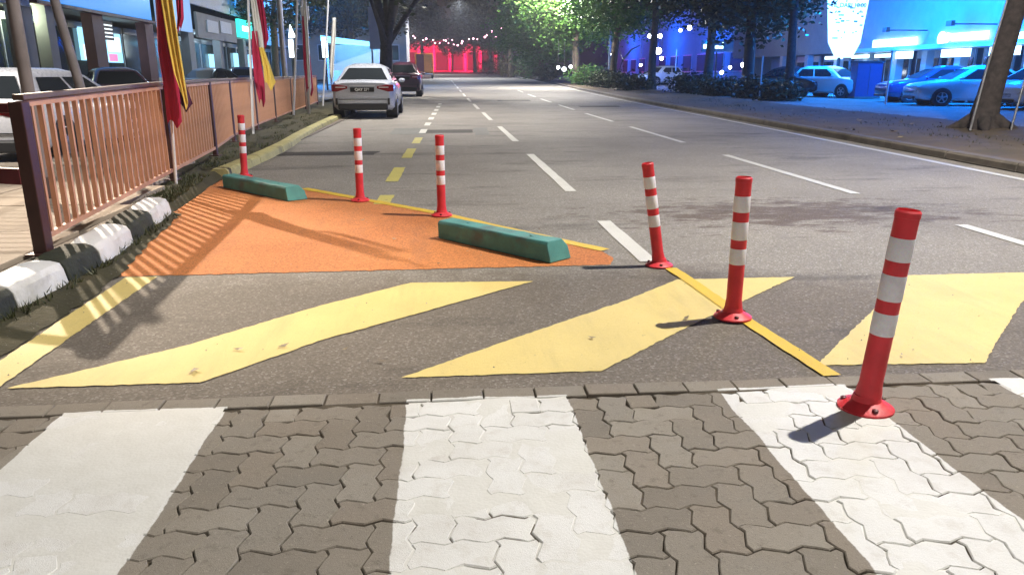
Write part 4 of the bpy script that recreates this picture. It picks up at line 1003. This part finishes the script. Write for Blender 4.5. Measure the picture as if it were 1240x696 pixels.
# small lamps, signs and clutter glimpsed between the dark trees
def bulb(px, py, Y, label, m='white_bulb', r=.12, group=None, hang=.8):
    p = P_at(px, py, Y); t = thing('hanging_lamp', label, 'lamp', p, 0, group)
    MB().ball((0, 0, 0), r, 8, 6).build('bulb', M[m], t, smooth=60); MB().tube([(0, 0, r * .8), (0, 0, hang)], r * .15, 5).build('wire', M['dark_metal'], t); return t
hb = thing('small_lit_sign', 'small lit white script sign glimpsed between dark trees on the right', 'sign', P_at(868, 70, 56))
p = hb.location
xo = -1.05
for wd, hh, dx in ((.26, .30, .34), (.10, .22, .15), (.20, .24, .26), (.16, .2, .2), (.16, .22, .2), (.22, .18, .24), (.08, .44, .12)):
    MB().box((xo + wd / 2, 0, .62 + hh / 2), (wd, .08, hh)).build('letter', M['sign_hot'], hb, bevel=.02); xo += dx
MB().box((0, .08, .8), (2.4, .06, .8)).build('backboard', M['car_blue'], hb); MB().tube([(0, .1, -3.5), (0, .1, .5)], .06, 8).build('post', M['dark_metal'], hb)
SMALL = [(797, 62, .26, 'larger white lamp in the middle of the deep blue glow'), (801, 71, .15, 'pinkish white lamp just below the lamp in the blue glow'), (787, 44, .16, 'left of the two lamps above the deep blue glow'), (799, 44, .18, 'right of the two lamps above the deep blue glow'), (824, 37, .13, 'lower of the pair of high lamps right of the blue glow'), (835, 34, .18, 'upper of the pair of high lamps right of the blue glow'), (744, 58, .10, 'upper small lamp left of the arching branch'), (741, 67, .15, 'lower small lamp left of the arching branch'), (776, 79, .11, 'low lamp right of the arching branch'), (884, 82, .13, 'lamp below the right end of the script sign'), (874, 88, .15, 'lowest lamp under the script sign'), (900, 79, .19, 'brightest lamp right of the script sign'), (676, 82, .12, 'left of the three lamps behind the pale trunk'), (683, 84, .16, 'middle of the three lamps behind the pale trunk'), (691, 81, .12, 'right of the three lamps behind the pale trunk')]
for i, (px, py, r_, lab) in enumerate(SMALL): bulb(px, py, 58 + (i % 5) * .7, lab, 'white_bulb', r_, 'small lamps between the right hand trees', 2.0)
rs_ = thing('rear_shops', 'long low shop building in deep blue light behind the right hand trees', 'building', (30, 120, gz(120)))
MB().box((2, -16, 2.6), (4, 60, 11)).build('wall', M['plaster'], rs_)
for i in range(10):
    f = MB().box((-.02, -42 + i * 5.4, 1.4), (.1, 3.4, 2.0)).build('window', M['white_metal'], rs_); MB().box((-.09, -42 + i * 5.4, 1.4), (.05, 3.1, 1.8)).build('pane', M['shop_matt'], f)
for Y in (84, 100, 122): lamp_light('deep_blue_wash', 'POINT', (26, Y, gz(Y) + 4.5), 2600, (.0, .10, 1), rs_, None, radius=.4)
lamp_light('deep_blue_lamp', 'POINT', P_at(797, 60, 57), 700, (.02, .14, 1), None, None, radius=.3)
# festoon across the far end, and the red lit hall closing the street
RY = 185
hall = thing('red_lit_hall', 'hall washed in red light closing the far end of the street', 'building', (ratio(545) * RY, RY, gz(RY)))
MB().box((0, 3, 3.6), (25, 6, 7.2)).build('wall', M['col_grey'], hall); MB().box((0, -.6, 6.6), (23, 1.2, .3)).build('canopy', M['plaster'], hall)
for i in range(7): MB().box((-10.8 + i * 3.6, -.4, 3.2), (.5, .6, 6.4)).build('column', M['plaster_w'], hall)
for i in range(6): MB().box((-9 + i * 3.6, -.02, 2.2), (2.6, .1, 4)).build('shutter', M['shop_dark'], hall)
for x in (-5.5, 3.5): lamp_light('red_flood', 'POINT', hall.location + Vector((x, -6, 2.6)), 7000, (1, .0, .06), hall, None, radius=.4)
for j, (x0, x1, yy, z0) in enumerate([(-7, 10, 130, 6.2), (-6, 11, 145, 6.8), (-8, 9, 118, 6.4)]):
    t = thing('festoon_lights', ['festoon of white bulbs strung across the far street, lowest string', 'festoon of white bulbs strung across the far street, farthest string', 'festoon of white bulbs strung across the far street, nearest string'][j], 'string lights', (x0, yy, gz(yy)), 0, 'festoons across the far street')
    pts = [(f * (x1 - x0), 0, z0 + 1.6 * (2 * f - 1) ** 2 - .6) for f in [i / 12 for i in range(13)]]
    MB().tube(pts, .02, 5).build('cable', M['dark_metal'], t)
    for q in pts: MB().ball((q[0] + rnd.uniform(-.4, .4), 0, q[2] - .25 + rnd.uniform(-.9, .1)), rnd.uniform(.07, .15), 6, 5).build('bulb', M['pink_bulb'], t)
    for x in (0, x1 - x0): MB().tube([(x, 0, 0), (x, 0, z0 + 1.1)], .08, 6).build('post', M['dark_metal'], t)

# ================================================================== TREES AND PLANTS
import numpy as np
def leaf_mesh(name, pts, size, m, rs, aspect=.5, droop=.0):
    n = len(pts); u = rs.normal(size=(n, 3)); u /= np.linalg.norm(u, axis=1)[:, None]; u[:, 2] = u[:, 2] * .6 - droop
    v = np.cross(u, rs.normal(size=(n, 3))); v /= np.linalg.norm(v, axis=1)[:, None] + 1e-9
    s = (size * rs.uniform(.6, 1.4, n))[:, None]; c = np.asarray(pts)
    V = np.stack([c - u * s, c - v * s * aspect, c + u * s, c + v * s * aspect], 1).reshape(-1, 3)
    me = bpy.data.meshes.new(name); me.vertices.add(4 * n); me.vertices.foreach_set('co', V.astype(np.float32).ravel())
    me.loops.add(4 * n); me.loops.foreach_set('vertex_index', np.arange(4 * n, dtype=np.int32)); me.polygons.add(n)
    me.polygons.foreach_set('loop_start', np.arange(0, 4 * n, 4, dtype=np.int32)); me.polygons.foreach_set('loop_total', np.full(n, 4, np.int32))
    me.update(); me.validate(); me.materials.append(m); return me
def clumps(rs, centre, radii, nc, per, cr):
    d = rs.normal(size=(nc, 3)); d /= np.linalg.norm(d, axis=1)[:, None]; q = rs.uniform(.35, 1, nc)[:, None] ** .6
    c = np.asarray(centre) + d * q * np.asarray(radii)
    return c, (c[:, None, :] + rs.normal(size=(nc, per, 3)) * np.asarray(cr) * rs.uniform(.6, 1.3, (nc, 1, 1))).reshape(-1, 3)
def tree(loc, label, h, r, spread, zc, rz, nc, per, leaf, m, seed, fork=None, leanx=0.0, bark='bark', group='street trees', cr=.5):
    rs = np.random.RandomState(seed); t = thing('street_tree', label, 'tree', loc, 0, group)
    cen, pts = clumps(rs, (leanx * h, 0, zc), (spread, spread, rz), nc, per, (cr, cr, cr * .7))
    tb_ = MB(); th = zc - rz * .55 if fork is None else fork
    tp = [(leanx * h * f ** 1.5 * .8 + .05 * sin(5 * f + seed), .05 * cos(4 * f + seed), th * f) for f in (0, .12, .35, .7, 1)]
    tb_.tube(tp, [r * 1.5, r * 1.1, r, r * .9, r * .85], 12)
    top = Vector(tp[-1]); lim = []
    if fork is not None: lim = [Vector((-.9, 0, zc)), Vector((.8, .2, zc))]
    for c in cen[:: max(1, nc // 7)][:7]: lim.append(Vector(c))
    for i, e in enumerate(lim):
        mid = top.lerp(e, .5) + Vector((rs.uniform(-.2, .2), rs.uniform(-.2, .2), rs.uniform(0, .4)))
        q = .75 if fork is not None and i < 2 else .45
        tb_.tube([top - Vector((0, 0, .1)), top.lerp(mid, .5), mid, e], [r * q, r * q * .8, r * q * .55, r * .12], 7)
    tk = tb_.build('trunk', M[bark], t, smooth=60)
    o = link('crown', leaf_mesh('crown', pts, leaf, M[m], rs), t); return t
def tg(px, Y): return (ratio(px) * Y, Y, gz(Y) + .05)
tree(tg(468, 37), 'forked tree rising just behind the white sedan', 7, .33, 4.2, 7.0, 2.6, 120, 60, .15, 'leaf_dark', 3, fork=2.4, bark='bark_dark')
tree(tg(335, 56), 'dark leafy tree over the left shops beyond the second flag', 7, .25, 3.6, 6.2, 2.6, 110, 50, .16, 'leaf_dark', 4)
tree((-9.5, 84, gz(84)), 'olive brown tree overhanging the left side of the far road', 10, .35, 8.6, 8.8, 4.1, 340, 70, .22, 'leaf_brown', 5, cr=.8)
tree((8.8, 100, gz(100)), 'olive brown tree overhanging the right side of the far road', 11, .35, 8.2, 10.6, 3.9, 260, 60, .26, 'leaf_brown', 6, cr=.85)
tree(tg(655, 78), 'green tree with low crown beyond the pale trunk', 7, .28, 4.8, 5.4, 3.9, 260, 90, .15, 'leaf', 7, cr=.65)
tree(tg(697, 62), 'bright green tree with pale trunk on the right verge', 8, .30, 5.0, 6.6, 3.7, 300, 100, .13, 'leaf', 8, cr=.6)
tree(tg(742, 54), 'green tree lit from the road left of the blue lamps', 8, .26, 4.2, 6.6, 3.3, 260, 95, .12, 'leaf', 9, leanx=.05, cr=.55)
tree(tg(790, 50), 'dark tree before the deep blue lamps', 7.5, .24, 3.2, 7.4, 2.2, 110, 55, .16, 'leaf_dark', 10, bark='bark_dark')
tree(tg(858, 44), 'dark tree standing over the small script sign', 7, .26, 3.6, 6.0, 2.6, 130, 60, .15, 'leaf_dark', 11, bark='bark_dark')
tree(tg(905, 38), 'dark tree left of the bright white board', 7, .28, 3.4, 5.4, 2.7, 130, 60, .14, 'leaf_dark', 12, bark='bark_dark')
tree(tg(955, 35), 'thin dark tree beside the blue glow', 7, .20, 2.0, 5.8, 2.2, 60, 50, .13, 'leaf_dark', 13, bark='bark_dark')
tree(tg(575, 150), 'far olive tree against the red light', 8, .3, 5.5, 8.5, 3.0, 120, 50, .3, 'leaf_brown', 14, cr=.9)
tree(tg(512, 138), 'far dark tree left of the festoons', 8, .3, 4.6, 8.0, 3.4, 130, 50, .28, 'leaf_brown', 15, cr=.8)
tree(tg(594, 136), 'far dark tree right of the festoons behind the palm', 8, .3, 5.0, 7.2, 3.6, 150, 50, .28, 'leaf_brown', 16, cr=.8)
tree(tg(548, 172), 'small tree before the red lit hall', 6, .2, 2.8, 5.2, 1.9, 60, 40, .26, 'leaf_brown', 17, cr=.6)
# big leaning trunk at the right
P = gp(1188, 160); bt = thing('leaning_tree', 'thick leaning tree trunk on the verge before the blue shops', 'tree', (P.x, P.y, .06), 0, 'street trees')
tp = [(0, 0, 0), (.0, 0, .18), (.05, 0, .7), (.18, 0, 1.6), (.34, 0, 2.8), (.5, 0, 4.2), (.7, 0, 5.6)]
mb = MB().tube(tp, [.42, .30, .245, .22, .205, .2, .21], 16)
for e in ((-1.4, .5, 7.6), (2.2, -.6, 7.8), (1.0, 1.2, 8.2), (-.2, -1.2, 7.4)): mb.tube([(.68, 0, 5.4), ((.68 + e[0]) / 2, e[1] / 2, 6.5), e], [.24, .17, .06], 8)
for a in (.3, 1.7, 2.9, 4.2, 5.4): mb.tube([(0, 0, .35), (.45 * cos(a), .45 * sin(a), .08), (.75 * cos(a), .75 * sin(a), -.02)], [.18, .12, .04], 7)
mb.build('trunk', M['bark_dark'], bt, smooth=60)
rs = np.random.RandomState(31); _, pts = clumps(rs, (.9, .3, 8.4), (3.4, 3.4, 1.6), 110, 50, (.5, .5, .35)); link('crown', leaf_mesh('crown', pts, .13, M['leaf_dark'], rs), bt)
for dx, dy, lab in ((-.62, -.5, 'thin white prop pole leaning on the left of the thick trunk'), (.1, -.75, 'thin white prop pole leaning across the thick trunk')):
    t = thing('prop_pole', lab, 'pole', (P.x + dx, P.y + dy, .07)); MB().tube([(0, 0, 0), (.25, .15, 1.2), (.62, .3, 3.0)], .022, 8).build('shaft', M['steel'], t, smooth=50); MB().ball((.62, .3, 3.0), .04).build('cap', M['white_metal'], t)
for px, Y, h_, lab in ((818, 57, 2.6, 'slim pale post behind the right verge near the deep blue lamp'), (922, 36, 1.9, 'slim pale post at the foot of the dark tree by the board'), (1077, 29, 2.0, 'slim post between the blue lit parked cars')):
    X, Y, Z = tg(px, Y); t = thing('verge_post', lab, 'post', (X, Y, Z)); MB().tube([(0, 0, 0), (0, 0, h_)], .04, 8).build('shaft', M['white_metal'], t, smooth=50); MB().ball((0, 0, h_), .055).build('cap', M['white_metal'], t)
X, Y, Z = tg(1049, 36); t = thing('utility_cabinet', 'dark upright cabinet between the parked cars under the long sign', 'cabinet', (X, Y, Z))
MB().box((0, 0, .85), (1.25, .6, 1.6)).build('body', M['car_blue'], t, bevel=.02); MB().box((0, -.02, 1.68), (1.35, .7, .07)).build('lid', M['dark_metal'], t); MB().box((.0, -.31, .85), (.015, .02, 1.4)).build('door_seam', M['dark_metal'], t)
MB().box((0, 0, .04), (1.3, .65, .08)).build('plinth', M['concrete_dark'], t)
# palm
X, Y, Z = tg(607, 112); pt = thing('palm_tree', 'small palm with lit arching fronds at the bend', 'palm', (X, Y, Z))
MB().tube([(0, 0, 0), (.1, 0, 1.5), (.05, 0, 3.0), (.15, 0, 4.2)], [.22, .17, .15, .14], 10).build('trunk', M['bark'], pt, smooth=60)
rs = np.random.RandomState(5)
for i in range(15):
    a = 2 * pi * i / 15 + rs.uniform(-.2, .2); up_ = rs.uniform(.1, 1.0); L = rs.uniform(1.7, 2.4); mb = MB(); prev = None; spine = []
    for q in range(9):
        f = q / 8; spine.append(Vector((.15 + cos(a) * L * f, sin(a) * L * f, 4.2 + up_ * L * f * .8 - 1.5 * f * f * (1.2 - up_ * .4))))
    mb.tube(spine, [.03 * (1 - q / 9) + .006 for q in range(9)], 5); sd = Vector((-sin(a), cos(a), 0))
    for q in range(1, 9):
        for s in (-1, 1):
            for e in (0, .5):
                p = spine[q - 1].lerp(spine[q], e); ll = .55 * (1 - .6 * abs(q / 8 - .4)); tdir = (spine[q] - spine[q - 1]).normalized()
                tip = p + sd * s * ll + tdir * .25 + Vector((0, 0, -.22)); wv = tdir * .05; mb.add([p - wv, p + wv, tip], [(0, 1, 2)])
    mb.build('frond', M['palm'], pt)
# shrubs on the right verge
def shrub(px, Y, w_, h_, label, m, seed, leaf=.10, n=60):
    X, Y, Z = tg(px, Y); rs = np.random.RandomState(seed); t = thing('verge_shrub', label, 'shrub', (X, Y, Z), 0, 'shrubs on the right verge')
    _, pts = clumps(rs, (0, 0, h_ * .55), (w_, w_ * .8, h_ * .5), n, 36, (.28, .28, .22)); pts[:, 2] = np.maximum(pts[:, 2], .03)
    mb = MB()
    for i in range(7):
        a = rs.uniform(0, 6.28); mb.tube([(0, 0, 0), (.3 * w_ * cos(a), .3 * w_ * sin(a), h_ * .4), (.7 * w_ * cos(a), .6 * w_ * sin(a), h_ * .85)], [.035, .025, .01], 5)
    mb.build('stem', M['bark'], t); link('foliage', leaf_mesh('foliage', pts, leaf, M[m], rs), t)
for i, a in enumerate([(590, 118, 2.2, 2.2, 'shrub under the palm at the bend', 'leaf_brown'), (622, 100, 2.6, 2.4, 'broad shrub right of the palm', 'leaf_brown'), (642, 88, 2.2, 2.6, 'tall shrub below the low green crown', 'leaf'), (668, 76, 1.8, 1.4, 'low shrub left of the pale trunk', 'leaf_dark'),
                       (712, 60, 1.6, 1.3, 'bushy shrub right of the pale trunk', 'leaf'), (735, 54, 1.3, 1.0, 'dark shrub below the arching branch', 'leaf_dark'), (765, 49, 1.2, .8, 'dark shrub in front of the deep blue lamps', 'leaf_dark'), (838, 43, 1.2, .9, 'dark shrub under the small script sign', 'leaf_dark'), (872, 40, 1.0, .7, 'dark shrub right of the small script sign', 'leaf_dark'), (915, 37, .9, .7, 'low dark shrub at the foot of the slim post', 'leaf_dark'), (945, 34, .7, .5, 'smallest dark shrub near the black car', 'leaf_dark')]):
    shrub(*a, seed=40 + i)
# arching pale branch
X, Y, Z = tg(752, 56); t = thing('arching_branch', 'pale arching bare branch among the dark shrubs', 'branch', (X, Y, Z))
MB().tube([(-.2, 0, 0), (-.2, 0, 1.0), (.1, 0, 1.9), (.7, 0, 2.6), (1.3, 0, 2.9)], [.10, .09, .08, .06, .03], 8).build('stem', M['pole_grey'], t, smooth=60); MB().tube([(.1, 0, 1.9), (-.1, .2, 2.5), (-.2, .3, 2.9)], [.05, .03, .015], 6).build('twig', M['pole_grey'], t, smooth=60)

# ================================================================== GRASS, GRIT AND FALLEN LEAVES
rs = np.random.RandomState(77)
def blades(spots_, h_, name='grass'):
    V, Fc = [], []
    for x, y, z in spots_:
        for _ in range(3):
            a = rs.uniform(0, 6.28); w_ = .004 + .003 * rs.rand(); hh = h_ * rs.uniform(.5, 1.4); dx, dy = rs.normal(0, .4 * hh, 2)
            n = len(V); V += [(x - w_ * cos(a), y - w_ * sin(a), z), (x + w_ * cos(a), y + w_ * sin(a), z), (x + dx, y + dy, z + hh)]; Fc.append((n, n + 1, n + 2))
    o = MB().add(V, Fc).build(name, M['grass']); struct(o, 'stuff'); return o
sp = []
for _ in range(2600):
    y = 6.9 + 17 * rs.rand() ** 1.4; a = lerp_tab([(6.9, -2.75), (10, -3.2), (13, -3.6), (18, -4.0), (24, -4.4)], y); c = lerp_tab([(6.9, -2.5), (10.2, -2.85), (13, -2.9), (24, -3.1)], y); x = a + (c - a) * rs.rand()
    if mn.noise(Vector((x * 2, y * 1.2, 5))) > -.05: sp.append((x, y, .07 + gz(y)))
for _ in range(260):
    y = 2.9 + 4.0 * rs.rand(); sp.append((lerp_tab([(2.8, -2.3), (4.7, -2.26), (7, -2.46)], y) + rs.uniform(-.03, .09), y, .012))
for _ in range(2600):
    y = 8 + 40 * rs.rand() ** 1.6; x = xr(y) + .7 + (12.4 - xr(y)) * rs.rand()
    if mn.noise(Vector((x * .7, y * .5, 2))) > .08: sp.append((x, y, .08 + gz(y)))
o = blades(sp, .05); tag(o, 'short sparse grass on the dirt strips beside the road', 'grass')
pts = []
for _ in range(900):
    y = 2.9 + 9 * rs.rand() ** 1.3; x = rs.uniform(-2.3, 3.6)
    pts.append((x, y, .009))
for _ in range(420):
    y = 2.85 + 5 * rs.rand(); pts.append((lerp_tab([(2.8, -2.1), (4.7, -2.1), (7, -2.4)], y) + rs.normal(0, .12), y, .012))
V, Fc = [], []
for x, y, z in pts:
    s = .0016 + .0035 * rs.rand() ** 3; n = len(V)
    V += [(x + s * rs.uniform(.6, 1.3) * cos(a), y + s * rs.uniform(.6, 1.3) * sin(a), z + (s * .9 if False else 0)) for a in (.3, 1.6, 2.8, 4.3)] + [(x, y, z + s * 1.1)]; Fc += [(n, n + 1, n + 4), (n + 1, n + 2, n + 4), (n + 2, n + 3, n + 4), (n + 3, n, n + 4)]
o = struct(MB().add(V, Fc).build('grit', M['grit']), 'stuff'); tag(o, 'loose grit scattered over the marked asphalt', 'grit')
V, Fc = [], []
for _ in range(110):
    y = 9 + 22 * rs.rand() ** 1.5; x = xr(y) + .7 + 4.5 * rs.rand(); n = len(V); L = rs.uniform(.03, .07); a = rs.uniform(0, 6.28); u = Vector((cos(a), sin(a), 0)); v = Vector((-sin(a), cos(a), 0)); c = Vector((x, y, .125 + gz(y)))
    V += [c - u * L, c - v * L * .4, c + v * L * .4 + Vector((0, 0, .02)), c + u * L + Vector((0, 0, .02))]; Fc += [(n, n + 1, n + 2), (n + 1, n + 3, n + 2)]
for _ in range(70):
    y = 2.9 + 12 * rs.rand() ** 1.2; x = rs.uniform(-2.4, 1.0) if rs.rand() < .75 else rs.uniform(1, 6); z = .012 if x > -2.4 else .1; a = rs.uniform(0, 6.28); L = rs.uniform(.012, .032); w_ = L * .4; n = len(V)
    u = Vector((cos(a), sin(a), 0)); v = Vector((-sin(a), cos(a), 0)); c = Vector((x, y, z))
    V += [c - u * L + Vector((0, 0, .004)), c - v * w_, c + v * w_ + Vector((0, 0, .003)), c + u * L + Vector((0, 0, .008))]; Fc += [(n, n + 1, n + 2), (n + 1, n + 3, n + 2)]
o = struct(MB().add(V, Fc).build('fallen_leaves', M['leaf_litter']), 'stuff'); tag(o, 'dry fallen leaves and scraps on the road, kerb and right verge', 'leaves')

# ================================================================== ADDED HAZE IN PLACE OF LENS GLARE
me = MB().box((0, 140, 10.1), (300, 400, 22.8)).mesh('haze'); hm_ = bpy.data.materials.new('glare_haze'); hm_.use_nodes = True
t_ = hm_.node_tree; t_.nodes.remove(t_.nodes['Principled BSDF']); pv = t_.nodes.new('ShaderNodeVolumePrincipled')
pv.inputs['Color'].default_value = (.9, .93, 1, 1); pv.inputs['Density'].default_value = .0011; pv.inputs['Anisotropy'].default_value = .2
t_.links.new(pv.outputs[0], t_.nodes['Material Output'].inputs['Volume']); me.materials.append(hm_)
hz = struct(link('haze', me), 'stuff'); tag(hz, 'faint added haze that stands in for lens glare round the lit signs', 'haze')
